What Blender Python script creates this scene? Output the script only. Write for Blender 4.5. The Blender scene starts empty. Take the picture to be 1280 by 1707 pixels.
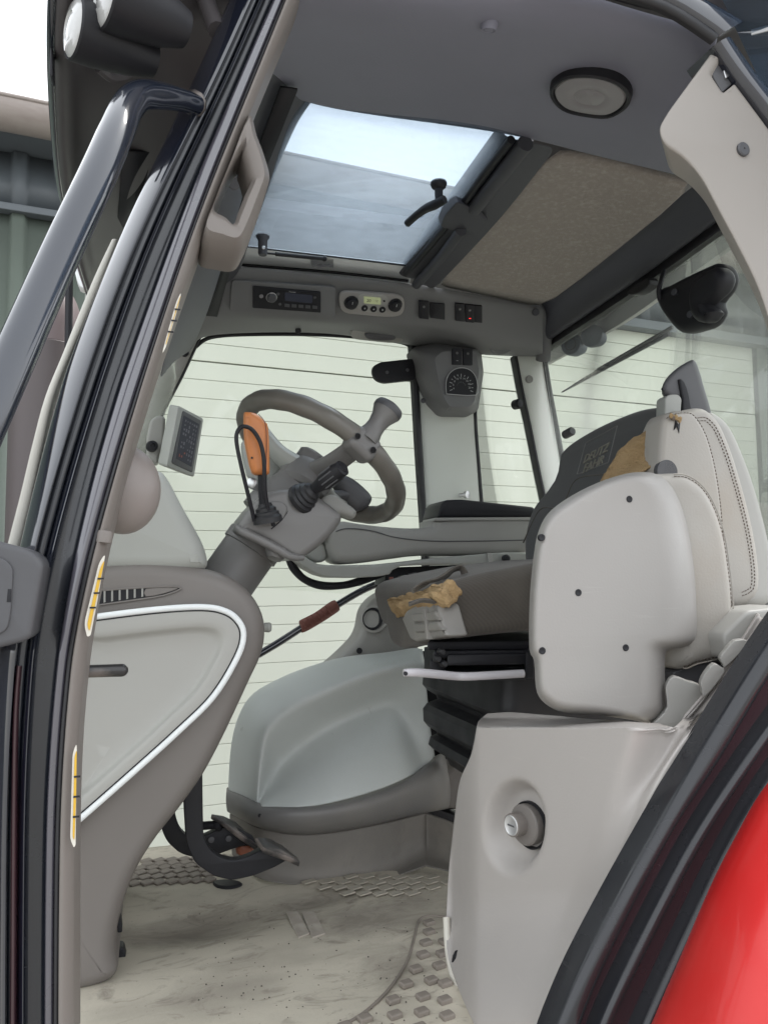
import bpy, bmesh, math, random
from mathutils import Vector, Matrix, Quaternion
from mathutils.geometry import tessellate_polygon
random.seed(4)
R = math.radians
S = bpy.context.scene
COL = S.collection
# ---------------------------------------------------------------- camera
YAW, PITCH, ROLL, FPX = R(17), R(4.75), R(0.6), 1282.0
cF = Vector((math.sin(YAW)*math.cos(PITCH), math.cos(YAW)*math.cos(PITCH), math.sin(PITCH)))
r0 = Vector((math.cos(YAW), -math.sin(YAW), 0)); u0 = r0.cross(cF)
cR = r0*math.cos(ROLL) - u0*math.sin(ROLL); cU = r0*math.sin(ROLL) + u0*math.cos(ROLL)
cam = bpy.data.objects.new('camera', bpy.data.cameras.new('camera')); COL.objects.link(cam)
cam.matrix_world = Matrix(((cR.x, cU.x, -cF.x, 0), (cR.y, cU.y, -cF.y, 0), (cR.z, cU.z, -cF.z, 0), (0, 0, 0, 1)))
cam.data.sensor_fit = 'HORIZONTAL'; cam.data.sensor_width = 36; cam.data.lens = 36*FPX/1280
cam.data.clip_start = .02; cam.data.clip_end = 500
S.camera = cam
# ---------------------------------------------------------------- sky, sun, exposure
SUN_EL, SUN_AZ = R(60), R(75)
W = bpy.data.worlds.new("World"); S.world = W; W.use_nodes = True
nt = W.node_tree; bg = nt.nodes['Background']
sky = nt.nodes.new('ShaderNodeTexSky'); sky.sky_type = 'NISHITA'; sky.sun_disc = False
sky.sun_elevation = SUN_EL; sky.sun_rotation = SUN_AZ; sky.dust_density = 4; sky.air_density = 1.0; sky.ozone_density = 1.0
hs = nt.nodes.new('ShaderNodeHueSaturation'); hs.inputs['Saturation'].default_value = .22
hs.inputs['Value'].default_value = 1.0
mxw = nt.nodes.new('ShaderNodeMixRGB'); mxw.inputs[0].default_value = .72; mxw.inputs[2].default_value = (9.5, 9.9, 10.4, 1)   # even overcast layer
nt.links.new(sky.outputs[0], hs.inputs['Color']); nt.links.new(hs.outputs[0], mxw.inputs[1]); nt.links.new(mxw.outputs[0], bg.inputs[0])
bg.inputs[1].default_value = .12
sl = bpy.data.objects.new('sun', bpy.data.lights.new('sun', 'SUN')); COL.objects.link(sl)
sl.data.energy = 1.3; sl.data.angle = R(25); sl.data.color = (1, .96, .9)
sd = Vector((math.sin(SUN_AZ)*math.cos(SUN_EL), math.cos(SUN_AZ)*math.cos(SUN_EL), math.sin(SUN_EL)))
sl.rotation_euler = sd.to_track_quat('Z', 'Y').to_euler()
S.view_settings.view_transform = 'Standard'; S.view_settings.look = 'None'
S.view_settings.exposure = 1.13; S.view_settings.gamma = 1
S.cycles.max_bounces = 10; S.cycles.diffuse_bounces = 3; S.cycles.glossy_bounces = 4; S.cycles.transparent_max_bounces = 16
S.cycles.use_denoising = True
# ---------------------------------------------------------------- points on real planes
def ray(px, py): return cF + cR*((px-640)/FPX) + cU*((853.5-py)/FPX)
def P(px, py, Y): d = ray(px, py); return d*(Y/d.y)
def PX(px, py, X): d = ray(px, py); return d*(X/d.x)
def PZ(px, py, Z): d = ray(px, py); return d*(Z/d.z)
def PP(pts, Y): return [P(p[0], p[1], p[2] if len(p) > 2 else Y) for p in pts]
def PPX(pts, X): return [PX(p[0], p[1], X) for p in pts]
def onplane(px, py, o, n): d = ray(px, py); return d*(o.dot(n)/d.dot(n))
V = Vector
# ---------------------------------------------------------------- tools
LOC = {}
def empty(name, loc, label=None, cat=None, group=None, kind=None):
    o = bpy.data.objects.new(name, None); COL.objects.link(o); o.location = loc; o.empty_display_size = .1
    LOC[o.name] = V(loc); tag(o, label, cat, group, kind); return o
def tag(o, label=None, cat=None, group=None, kind=None):
    if label: o['label'] = label
    if cat: o['category'] = cat
    if group: o['group'] = group
    if kind: o['kind'] = kind
    return o
def mk(name, vs, fs, m, par=None, bev=0, seg=3, sub=0, sol=0, auto=38, fix=True, center=None):
    vs = [V(v) for v in vs]
    c = V(center) if center else sum(vs, V())/len(vs)
    me = bpy.data.meshes.new(name); me.from_pydata([v-c for v in vs], [], fs)
    bm = bmesh.new(); bm.from_mesh(me)
    bmesh.ops.remove_doubles(bm, verts=bm.verts, dist=1e-6)
    if fix: bmesh.ops.recalc_face_normals(bm, faces=bm.faces)
    for f in bm.faces: f.smooth = True
    bm.to_mesh(me); bm.free()
    if auto and not sub: me.set_sharp_from_angle(angle=R(auto))
    me.materials.append(m)
    o = bpy.data.objects.new(name, me); COL.objects.link(o)
    if par:
        o.parent = par; o.location = c - LOC[par.name]
    else: o.location = c
    LOC[o.name] = c
    if sol:
        md = o.modifiers.new('solid', 'SOLIDIFY'); md.thickness = abs(sol); md.offset = 1 if sol > 0 else -1
    if bev:
        md = o.modifiers.new('bevel', 'BEVEL'); md.width = bev; md.segments = seg; md.limit_method = 'ANGLE'; md.angle_limit = R(32); md.harden_normals = True
    if sub:
        md = o.modifiers.new('sub', 'SUBSURF'); md.levels = sub; md.render_levels = sub
    return o
def copyof(o, par, loc, name=None):
    c = o.copy(); COL.objects.link(c)
    if name: c.name = name
    c.parent = par; c.location = V(loc) - (LOC[par.name] if par else V()); LOC[c.name] = V(loc); return c
def cr(pts, n=6, closed=False):
    pts = [V(p) for p in pts]; N = len(pts); out = []
    for i in range(N if closed else N-1):
        if closed: a, b, c, d = pts[i-1], pts[i], pts[(i+1) % N], pts[(i+2) % N]
        else: a, b, c, d = pts[max(i-1, 0)], pts[i], pts[i+1], pts[min(i+2, N-1)]
        for k in range(n):
            t = k/n
            out.append(.5*((2*b)+(c-a)*t+(2*a-5*b+4*c-d)*t*t+(3*b-a-3*c+d)*t**3))
    if not closed: out.append(pts[-1])
    return out
def fillet(pts, r, n=5, closed=True):
    """round the corners of a polyline; r a number or one per corner"""
    pts = [V(p) for p in pts]; N = len(pts); out = []
    for i, p in enumerate(pts):
        if not closed and i in (0, N-1): out.append(p); continue
        a, b = pts[i-1]-p, pts[(i+1) % N]-p
        rr = r[i] if isinstance(r, (list, tuple)) else r
        d = min(rr, a.length*.48, b.length*.48)
        if d < 1e-5: out.append(p); continue
        A, B = p+a.normalized()*d, p+b.normalized()*d
        for k in range(n+1):
            t = k/n; out.append(A*(1-t)**2+p*2*t*(1-t)+B*t*t)
    return out
def pnormal(pts):
    n = V()
    for i, p in enumerate(pts): n += p.cross(pts[(i+1) % len(pts)])
    return n.normalized()
def inset(pts, d, n):
    N = len(pts); out = []
    for i, p in enumerate(pts):
        e1 = (p-pts[i-1]); e2 = (pts[(i+1) % N]-p)
        e1 = e1.normalized() if e1.length > 1e-9 else e2.normalized(); e2 = e2.normalized() if e2.length > 1e-9 else e1
        q = n.cross(e1)+n.cross(e2)
        if q.length < 1e-6: out.append(p.copy()); continue
        q.normalize(); cs = max(.35, q.dot(n.cross(e1)))
        out.append(p+q*(d/cs))
    return out
def rings(rs, closed=True, cap0=True, cap1=True):
    vs, fs = [], []
    n = len(rs[0])
    for r in rs: vs += list(r)
    for j in range(len(rs)-1):
        for i in range(n if closed else n-1):
            a = j*n+i; b = j*n+(i+1) % n
            fs.append((a, b, b+n, a+n))
    def cap(k):
        pts = rs[k]
        for t in tessellate_polygon([list(pts)]): fs.append(tuple(k*n+i for i in t))
    if closed and cap0: cap(0)
    if closed and cap1: cap(len(rs)-1)
    return vs, fs
def loft(name, rs, m, par=None, closed=True, cap0=True, cap1=True, **k):
    v, f = rings(rs, closed, cap0, cap1); return mk(name, v, f, m, par, **k)
def slab(name, pts, ext, m, par=None, r=.004, k=4, prof=None, back=True, **kw):
    """outline extruded along ext; the face at pts gets a rounded rim of radius r, or the (inset, depth) steps of prof"""
    pts = [V(p) for p in pts]; ext = V(ext); n = pnormal(pts); L = ext.length; e = ext/L
    if prof is None:
        prof = [(r*(1-math.sin(t*math.pi/2/k)), r*(1-math.cos(t*math.pi/2/k))) for t in range(k+1)][::-1]
        prof = [(r*(1-math.cos(a)), r*(1-math.sin(a))) for a in [math.pi/2*t/k for t in range(k+1)]]
    rs = []
    if back: rs = [[p+e*(L-d) for p in inset(pts, i, n)] for i, d in reversed(prof[-(k+1):])] if prof else []
    rs = ([[p+e*L for p in pts]] if not back else rs)
    rs += [[p+e*d for p in inset(pts, i, n)] for i, d in prof]
    return loft(name, rs, m, par, **kw)
def tube(name, pts, r, m, par=None, n=12, sm=6, closed=False, cap=True, flat=None, **k):
    pts = [V(p) for p in pts]
    if sm:
        if isinstance(r, (list, tuple)):
            rr = cr([V((x, 0, 0)) for x in r], sm, closed); r = [q.x for q in rr]
        pts = cr(pts, sm, closed)
    N = len(pts)
    if not isinstance(r, (list, tuple)): r = [r]*N
    t0 = (pts[1]-pts[0]).normalized(); up = t0.orthogonal().normalized(); rs = []
    if flat: up = (V(flat) - t0*V(flat).dot(t0)).normalized()
    for i, p in enumerate(pts):
        t = (pts[(i+1) % N]-pts[i-1]) if closed else (pts[min(i+1, N-1)]-pts[max(i-1, 0)])
        t.normalize(); up = (up-t*up.dot(t)).normalized(); b = t.cross(up)
        f = .55 if flat else 1
        rs.append([p+(up*math.cos(a)*f+b*math.sin(a))*r[i] for a in [2*math.pi*j/n for j in range(n)]])
    if closed: rs.append(rs[0]); cap = False
    return loft(name, rs, m, par, cap0=cap, cap1=cap, **k)
def lathe(name, o, ax, prof, m, par=None, n=24, **k):
    o = V(o); ax = V(ax).normalized(); u = ax.orthogonal().normalized(); w = ax.cross(u)
    rs = [[o+ax*h+(u*math.cos(a)+w*math.sin(a))*max(r, 1e-5) for a in [2*math.pi*j/n for j in range(n)]] for r, h in prof]
    return loft(name, rs, m, par, **k)
def box(name, c, s, m, par=None, ax=None, bev=.003, **k):
    c = V(c); X, Y, Z = ax or (V((1, 0, 0)), V((0, 1, 0)), V((0, 0, 1)))
    vs = [c+X*(s[0]/2*i)+Y*(s[1]/2*j)+Z*(s[2]/2*l) for i in (-1, 1) for j in (-1, 1) for l in (-1, 1)]
    fs = [(0, 1, 3, 2), (4, 6, 7, 5), (0, 4, 5, 1), (2, 3, 7, 6), (0, 2, 6, 4), (1, 5, 7, 3)]
    return mk(name, vs, fs, m, par, bev=bev, **k)
def sheet(name, rows, m, par=None, sub=2, sol=.004, **k):
    n = len(rows[0]); vs = [p for r in rows for p in r]
    fs = [(j*n+i, j*n+i+1, (j+1)*n+i+1, (j+1)*n+i) for j in range(len(rows)-1) for i in range(n-1)]
    return mk(name, vs, fs, m, par, sub=sub, sol=sol, **k)
def strip(name, L, Rr, bulge, m, par=None, n=10, sm=4, deep=None, full=False, power=1.0):
    """solid bar between two edge lines; its near face swells by bulge along -Y"""
    if sm: L, Rr = cr(L, sm), cr(Rr, sm)
    rs = []
    for a, b in zip(L, Rr):
        c, h = (a+b)/2, (b-a)/2
        ring = []
        for j in range(n+1):
            t = math.pi*(1-j/n); ring.append(c+h*math.cos(t)+V((0, -bulge*math.sin(t)**power, 0)))
        if full:
            for j in range(1, n):
                t = math.pi*j/n; ring.append(c+h*math.cos(t)+V((0, bulge*math.sin(t), 0)))
        else:
            d = V((0, deep or .03, 0)); ring += [b+d, a+d]
        rs.append(ring)
    return loft(name, rs, m, par)
def disc(name, c, n, r, h, m, par=None, seg=20, bev=.3):
    b = h*bev; return lathe(name, c, n, [(r, -.004), (r, h-b), (r-b, h), (.0001, h)], m, par, n=seg)
def txt(name, s, o, right, up, size, m, par=None, ext=.0004, align='CENTER', shear=0, sx=1.0):
    cu = bpy.data.curves.new(name, 'FONT'); cu.body = s; cu.size = size; cu.extrude = ext; cu.align_x = align; cu.align_y = 'CENTER'; cu.shear = shear; cu.resolution_u = 3
    t = bpy.data.objects.new(name, cu); COL.objects.link(t)
    me = bpy.data.meshes.new_from_object(t.evaluated_get(bpy.context.evaluated_depsgraph_get())); bpy.data.objects.remove(t); bpy.data.curves.remove(cu)
    right, up = V(right).normalized(), V(up); up = (up-right*up.dot(right)).normalized(); nn = right.cross(up)
    o = V(o)
    vs = [o+right*(v.co.x*sx)+up*v.co.y+nn*v.co.z for v in me.vertices]; fs = [tuple(p.vertices) for p in me.polygons]
    bpy.data.meshes.remove(me)
    ob = mk(name, vs, fs, m, par, fix=False); return ob
# ---------------------------------------------------------------- materials
def mat(name, col, rough=.5, bump=.0, bscale=600, var=.05, vscale=7, spec=.5, metal=0, coat=0, dirt=0, dcol=(.12, .1, .08), dscale=5, emit=None, sheen=0, rvar=.0, stretch=None, bdist=.0006, weave=0, dirt2=None, spots=(), speck=0, scuff=0, cior=1.5):
    m = bpy.data.materials.new(name); m.use_nodes = True; t = m.node_tree; L = t.links; b = t.nodes['Principled BSDF']
    N = t.nodes.new
    co = N('ShaderNodeTexCoord'); src = co.outputs['Object']
    if stretch:
        mp = N('ShaderNodeMapping'); mp.inputs['Scale'].default_value = stretch; L.new(src, mp.inputs[0]); ssrc = mp.outputs[0]
    else: ssrc = src
    def noise(sc, det=4, s=None):
        n = N('ShaderNodeTexNoise'); n.inputs['Scale'].default_value = sc; n.inputs['Detail'].default_value = det; L.new(s or src, n.inputs['Vector']); return n
    n1 = noise(vscale, 5, ssrc)
    mx = N('ShaderNodeMixRGB'); mx.inputs[1].default_value = (*[c*(1-var) for c in col], 1); mx.inputs[2].default_value = (*[min(1, c*(1+var)) for c in col], 1)
    L.new(n1.outputs[0], mx.inputs[0]); out = mx.outputs[0]
    def over(fac, c, amt):
        nonlocal out
        q = N('ShaderNodeMixRGB'); q.inputs[2].default_value = (*c, 1); 
        mm = N('ShaderNodeMath'); mm.operation = 'MULTIPLY'; mm.inputs[1].default_value = amt; L.new(fac, mm.inputs[0])
        L.new(mm.outputs[0], q.inputs[0]); L.new(out, q.inputs[1]); out = q.outputs[0]
    def ramp(x, a, c):
        r = N('ShaderNodeMapRange'); r.inputs[1].default_value = a; r.inputs[2].default_value = c; L.new(x, r.inputs[0]); return r.outputs[0]
    if dirt:
        d = noise(dscale, 9, ssrc); over(ramp(d.outputs[0], .48, .72), dcol, dirt)
    if dirt2:
        nz = N('ShaderNodeTexNoise'); nz.inputs['Scale'].default_value = dirt2[2]; nz.inputs['Detail'].default_value = 12; nz.inputs['Roughness'].default_value = .68; nz.inputs['Distortion'].default_value = dirt2[5]; L.new(ssrc, nz.inputs['Vector']); over(ramp(nz.outputs[0], dirt2[3], dirt2[4]), dirt2[1], dirt2[0])
    for cx, cy, rx, ry, amt, sc_ in spots:
        mp3 = N('ShaderNodeMapping'); mp3.inputs['Location'].default_value = (-cx/rx, -cy/ry, 0); mp3.inputs['Scale'].default_value = (1/rx, 1/ry, 0); L.new(src, mp3.inputs[0])
        ln = N('ShaderNodeVectorMath'); ln.operation = 'LENGTH'; L.new(mp3.outputs[0], ln.inputs[0])
        nz = N('ShaderNodeTexNoise'); nz.inputs['Scale'].default_value = sc_; nz.inputs['Detail'].default_value = 12; nz.inputs['Roughness'].default_value = .7; nz.inputs['Distortion'].default_value = 1.2; L.new(ssrc, nz.inputs['Vector'])
        ad = N('ShaderNodeMath'); ad.operation = 'MULTIPLY_ADD'; ad.inputs[1].default_value = 1.6; L.new(nz.outputs[0], ad.inputs[0]); L.new(ln.outputs['Value'], ad.inputs[2])
        over(ramp(ad.outputs[0], 1.75, .9), dcol, amt)
    if weave:
        wv = N('ShaderNodeTexWave'); wv.bands_direction = 'DIAGONAL'; wv.inputs['Scale'].default_value = weave; wv.inputs['Distortion'].default_value = 1.5; wv.inputs['Detail'].default_value = 2; L.new(src, wv.inputs['Vector']); over(wv.outputs[0], [c*1.7 for c in col], .25)
    if speck:
        d = noise(160, 2); over(ramp(d.outputs[0], .70, .76), dcol, speck)
    if scuff:
        mp2 = N('ShaderNodeMapping'); mp2.inputs['Scale'].default_value = (3, 3, 60); mp2.inputs['Rotation'].default_value = (.5, .6, .3); L.new(src, mp2.inputs[0])
        d = noise(4, 5, mp2.outputs[0]); over(ramp(d.outputs[0], .66, .74), [min(1, c*1.35+.05) for c in col], scuff)
    L.new(out, b.inputs['Base Color'])
    b.inputs['Roughness'].default_value = rough; b.inputs['Specular IOR Level'].default_value = spec; b.inputs['Metallic'].default_value = metal
    b.inputs['Coat Weight'].default_value = coat; b.inputs['Coat Roughness'].default_value = .06; b.inputs['Coat IOR'].default_value = cior
    if sheen: b.inputs['Sheen Weight'].default_value = sheen
    if rvar:
        d = noise(14, 6, ssrc); r = N('ShaderNodeMapRange'); r.inputs[1].default_value = .3; r.inputs[2].default_value = .7; r.inputs[3].default_value = max(.02, rough-rvar); r.inputs[4].default_value = min(1, rough+rvar); L.new(d.outputs[0], r.inputs[0]); L.new(r.outputs[0], b.inputs['Roughness'])
    if bump:
        d = noise(bscale, 3); bp = N('ShaderNodeBump'); bp.inputs['Strength'].default_value = bump; bp.inputs['Distance'].default_value = bdist; L.new(d.outputs[0], bp.inputs['Height']); L.new(bp.outputs[0], b.inputs['Normal'])
    if emit:
        b.inputs['Emission Color'].default_value = (*emit[:3], 1); b.inputs['Emission Strength'].default_value = emit[3]
    return m
def glass(name, tint=(.975, .985, .97), gloss=.06, fres=.55, rough=.02, dirt=0, dcol=(.8, .82, .85), dscale=6, stretch=(1, 1, 1), trans=.6, dvar=.5):
    """thin pane: clear transmission, a weak mirror, and a film of dirt that scatters daylight"""
    m = bpy.data.materials.new(name); m.use_nodes = True; t = m.node_tree; L = t.links; N = t.nodes.new
    t.nodes.remove(t.nodes['Principled BSDF']); out = t.nodes['Material Output']
    tr = N('ShaderNodeBsdfTransparent'); tr.inputs[0].default_value = (*tint, 1)
    gl = N('ShaderNodeBsdfGlossy'); gl.inputs['Roughness'].default_value = rough
    fr = N('ShaderNodeLayerWeight'); fr.inputs[0].default_value = .12
    ml = N('ShaderNodeMath'); ml.operation = 'MULTIPLY_ADD'; ml.inputs[1].default_value = fres; ml.inputs[2].default_value = gloss; L.new(fr.outputs['Fresnel'], ml.inputs[0])
    mx = N('ShaderNodeMixShader'); L.new(ml.outputs[0], mx.inputs[0]); L.new(tr.outputs[0], mx.inputs[1]); L.new(gl.outputs[0], mx.inputs[2])
    last = mx.outputs[0]
    if dirt:
        df = N('ShaderNodeBsdfDiffuse'); df.inputs[0].default_value = (*dcol, 1); tl = N('ShaderNodeBsdfTranslucent'); tl.inputs[0].default_value = (*dcol, 1)
        m2 = N('ShaderNodeMixShader'); m2.inputs[0].default_value = trans; L.new(df.outputs[0], m2.inputs[1]); L.new(tl.outputs[0], m2.inputs[2])
        co = N('ShaderNodeTexCoord'); mp = N('ShaderNodeMapping'); mp.inputs['Scale'].default_value = stretch; L.new(co.outputs['Object'], mp.inputs[0])
        n = N('ShaderNodeTexNoise'); n.inputs['Scale'].default_value = dscale; n.inputs['Detail'].default_value = 10; n.inputs['Roughness'].default_value = .7; L.new(mp.outputs[0], n.inputs[0])
        mr = N('ShaderNodeMapRange'); mr.inputs[1].default_value = .25; mr.inputs[2].default_value = .8; mr.inputs[3].default_value = dirt*(1-dvar); mr.inputs[4].default_value = min(1, dirt*(1+dvar)); L.new(n.outputs[0], mr.inputs[0])
        m3 = N('ShaderNodeMixShader'); L.new(mr.outputs[0], m3.inputs[0]); L.new(last, m3.inputs[1]); L.new(m2.outputs[0], m3.inputs[2]); last = m3.outputs[0]
    L.new(last, out.inputs[0]); return m
M = {}
M['head'] = mat('headliner_plastic', (.195, .197, .24), .62, .25, 900, .08)
M['headdark'] = mat('dark_roof_plastic', (.055, .056, .064), .6, .2, 900, .08)
M['conso'] = mat('overhead_plastic', (.155, .155, .155), .55, .25, 900, .06)
M['pillar'] = mat('pillar_grey_plastic', (.70, .725, .665), .5, .2, 800, .04)
M['grey'] = mat('mid_grey_plastic', (.30, .295, .275), .5, .22, 800, .05, rvar=.06)
M['taupe'] = mat('taupe_plastic', (.168, .152, .14), .5, .22, 800, .05, rvar=.07)
M['trim'] = mat('pillar_trim_plastic', (.175, .155, .14), .5, .2, 900, .05)
M['trim2'] = mat('rear_trim_plastic', (.30, .275, .25), .5, .2, 900, .05)
M['light'] = mat('light_grey_plastic', (.315, .30, .283), .45, .35, 300, .05, 4, rvar=.09, scuff=.14, dirt=.1, dcol=(.25, .24, .22), dscale=3)
M['pale'] = mat('pale_grey_plastic', (.365, .358, .335), .5, .15, 700, .04, rvar=.06)
M['cream'] = mat('cream_plastic', (.62, .59, .52), .5, .1, 700, .03)
M['green'] = mat('grey_green_plastic', (.53, .555, .535), .45, .3, 350, .05, rvar=.1, dirt=.16, dcol=(.2, .19, .16), dscale=4, dirt2=(.5, (.17, .15, .12), 22, .66, .74, .5))
M['dash'] = mat('dash_top_plastic', (.34, .345, .32), .5, .22, 800, .05)
M['dark'] = mat('dark_grey_plastic', (.075, .075, .08), .5, .2, 800, .1)
M['band'] = mat('band_plastic', (.16, .155, .15), .45, .2, 800, .06, dirt=.2, dcol=(.3, .27, .22))
M['steer'] = mat('steering_plastic', (.16, .155, .15), .42, .15, 900, .06)
M['rim'] = mat('steering_rim_plastic', (.145, .135, .118), .38, .12, 700, .1, rvar=.1)
M['black'] = mat('black_plastic', (.016, .016, .019), .5, .15, 700, .15, spec=.3)
M['rubber'] = mat('black_rubber', (.017, .017, .019), .5, .1, 500, .2, rvar=.12)
M['seal'] = mat('door_seal_rubber', (.020, .021, .024), .24, .05, 300, .2, rvar=.12, scuff=.1)
M['gloss'] = mat('black_gloss_paint', (.008, .01, .018), .1, 0, var=.2, coat=1, rvar=.05, spec=.5, cior=1.6)
M['maroon'] = mat('dark_maroon_paint', (.035, .014, .018), .22, .02, 200, .25, coat=.4, rvar=.08)
M['face'] = mat('pillar_face_sky_sheen', (.055, .052, .066), .3, 0, var=.15, coat=.7, rvar=.08, cior=2.0)  # black paint made paler: the sky's reflection is put into its base colour
M['groove'] = mat('pillar_groove_paint', (.010, .012, .017), .25, 0, var=.3, rvar=.08, coat=.5)
M['navy'] = mat('handrail_paint', (.012, .016, .026), .18, 0, var=.2, coat=1, rvar=.06, cior=1.5)
M['red'] = mat('red_paint', (.50, .013, .012), .45, 0, var=.06, spec=.4, coat=.18, rvar=.1, dirt=.12, dcol=(.5, .2, .15), dscale=6)
M['white'] = mat('white_trim', (.78, .8, .8), .35, 0, var=.02)
M['silver'] = mat('silver_paint', (.62, .62, .62), .3, 0, var=.05, metal=.6)
M['steel'] = mat('bright_steel', (.55, .55, .55), .3, 0, var=.1, metal=1, rvar=.1)
M['lever'] = mat('grey_lever_paint', (.52, .5, .52), .35, 0, var=.08, dirt=.2)
M['worn'] = mat('worn_black_steel', (.03, .028, .028), .3, 0, var=.3, dirt=.9, dcol=(.3, .25, .22), dscale=18)
M['orange'] = mat('orange_plastic', (.56, .2, .062), .42, .08, 600, .08)
M['brown'] = mat('red_brown_grip', (.14, .045, .033), .6, .4, 250, .2, bdist=.002)
M['cover'] = mat('seat_cover_plastic', (.21, .20, .185), .5, .2, 500, .08, dirt=.3, dcol=(.32, .30, .26), dscale=14)
M['felt'] = mat('felt_lining', (.29, .255, .22), .95, .9, 420, .05, dirt=.55, dcol=(.44, .40, .36), dscale=90, sheen=.2, bdist=.003)
M['fabric'] = mat('seat_fabric', (.070, .061, .051), .9, .6, 500, .22, 5, weave=70, sheen=.15, dirt=.3, dcol=(.17, .155, .13), dscale=9)
M['fabricd'] = mat('backrest_fabric', (.052, .053, .053), .85, .5, 600, .15, sheen=.2)
M['leather'] = mat('light_leather', (.38, .358, .325), .48, .5, 240, .06, dirt=.35, dcol=(.30, .22, .14), dscale=5, bdist=.0008)
M['foam'] = mat('yellow_foam', (.37, .255, .13), .95, 1, 260, .16, 20, dirt=.6, dcol=(.2, .12, .05), dscale=16, bdist=.004)
M['mat'] = mat('floor_mat_rubber', (.47, .435, .37), .75, .35, 160, .14, 5, dirt=.62, dcol=(.25, .215, .18), dscale=3.2, dirt2=(.75, (.17, .14, .115), 9, .52, .68, 1.6), speck=.5, stretch=(1, 1.9, 1), bdist=.0014)
M['flange'] = mat('mat_flange_rubber', (.15, .138, .122), .65, .2, 200, .12, 4, dirt=.4, dcol=(.30, .27, .23), dscale=6, dirt2=(.4, (.10, .09, .08), 12, .55, .7, 1), bdist=.001)
M['tread'] = mat('tread_block_rubber', (.225, .195, .165), .7, .4, 200, .2, 30, dirt=.4, dcol=(.09, .08, .07), bdist=.001)
M['door'] = mat('white_door_panel', (.545, .565, .485), .45, .15, 50, .03, 2, dirt=.22, dcol=(.55, .57, .48), dscale=1.2, stretch=(3, 3, .5))
M['jointd'] = mat('panel_joint', (.5, .51, .46), .8)
M['shed'] = mat('green_grey_sheet', (.125, .15, .125), .5, .05, 80, .08, 2, dirt=.25, dcol=(.08, .09, .08), dscale=3)
M['shedup'] = mat('blue_grey_sheet', (.10, .115, .125), .5, .05, 80, .1, 2, dirt=.2, dcol=(.06, .065, .07), dscale=3)
M['gutter'] = mat('gutter_grey', (.33, .29, .265), .6, .1, 60, .1, 3, dirt=.4, dcol=(.16, .12, .11), dscale=6, stretch=(1, 1, 4))
M['conc'] = mat('concrete', (.30, .29, .27), .9, .4, 40, .12, 1.5, dirt=.3, dscale=1)
M['exh'] = mat('exhaust_guard_paint', (.16, .125, .125), .5, .05, 100, .1)
M['under'] = mat('roof_underside_plastic', (.062, .056, .058), .42, .15, 600, .1)
M['yellow'] = mat('amber_sticker', (.60, .36, .03), .5, 0, var=.08)
M['lcd'] = mat('lcd_green', (.34, .37, .22), .3, emit=(.5, .55, .3, .12))
M['screen'] = mat('terminal_screen', (.012, .013, .018), .4, spec=.25, emit=(.2, .22, .3, .03))
M['mark'] = mat('white_print', (.42, .42, .42), .5)
M['markd'] = mat('grey_print', (.20, .20, .19), .6)
M['redlamp'] = mat('red_lamp', (.5, .02, .02), .4, emit=(1, .03, .03, .9))
M['lens'] = mat('lamp_lens', (.42, .42, .41), .25, .5, 90, .1, coat=1, bdist=.002)
M['lampc'] = mat('dome_light_lens', (.23, .22, .225), .4, .2, 200, .06)
M['stitch'] = mat('dark_thread', (.12, .09, .07), .8)
M['glass'] = glass('cab_window_glass', (.978, .988, .974), .03)
M['glassr'] = glass('rear_window_glass', (.93, .95, .92), .05, dirt=.05, dscale=5, stretch=(1, 2, 1))
M['glassd'] = glass('door_glass', (.35, .42, .5), .12, dirt=.05)
M['glassh'] = glass('hatch_glass', (.70, .755, .80), .0, fres=.2, dirt=.20, dcol=(.70, .78, .86), dscale=18, stretch=(1, 3, 1), trans=.8, dvar=.35)
M['clear'] = glass('clear_cover', (.97, .97, .97), .03)
# ================================================================ SETTING
GZ = -2.0
g = mk('ground', [(-200, -200, GZ), (200, -200, GZ), (200, 200, GZ), (-200, 200, GZ)], [(0, 1, 2, 3)], M['conc'], fix=False); tag(g, kind='structure')
hv = ray(3700, 950); wd = V((hv.x, hv.y, 0)).normalized()          # the building runs along wd
wn = V((-wd.y, wd.x, 0)); wo = P(500, 960, 4.0)                       # wn points away from the camera
def WP(px, py, off=0): return onplane(px, py, wo+wn*off, wn)
def ws(p): return (p-wo).dot(wd)
def wp(s, z, off=0): return V((wo.x, wo.y, 0))+wd*s+wn*off+V((0, 0, z))
jt = WP(383, 602.7).z; pitch = jt-WP(383, 633.5).z
dl, dr, dtop = ws(WP(205, 700)), ws(WP(1262, 600)), WP(1000, 540).z
gd = empty('garage_door', wp((dl+dr)/2, GZ), 'large white sectional garage door with horizontal ribs behind the tractor', 'garage door')
k0 = int((jt-GZ)/pitch)
zb = jt-k0*pitch
first = None
zs = []
z = GZ+.004
if zb-z > .02: zs.append((z, zb))
while zb < dtop-.03:
    zs.append((zb, min(zb+pitch, dtop))); zb += pitch
for i, (a, b) in enumerate(zs):
    gap = .0013
    lo = a+(gap*2.6 if abs(a-jt) < .01 else gap*.5); hi = b-(gap*2.6 if abs(b-jt) < .01 else gap*.5)
    if first is None or abs((hi-lo)-first[1]) > 1e-3:
        o = box('door_panel', wp((dl+dr)/2, (lo+hi)/2, .06), (dr-dl, .04, hi-lo), M['door'], gd, ax=(wd, wn, V((0, 0, 1))), bev=.003, seg=2)
        if first is None: first = (o, hi-lo)
        elif i == 1: first = (o, hi-lo)
    else: copyof(first[0], gd, wp((dl+dr)/2, (lo+hi)/2, .06))
box('door_backing', wp((dl+dr)/2, (GZ+dtop)/2, .09), (dr-dl-.01, .02, dtop-GZ-.01), M['jointd'], gd, ax=(wd, wn, V((0, 0, 1))), bev=0)
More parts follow.
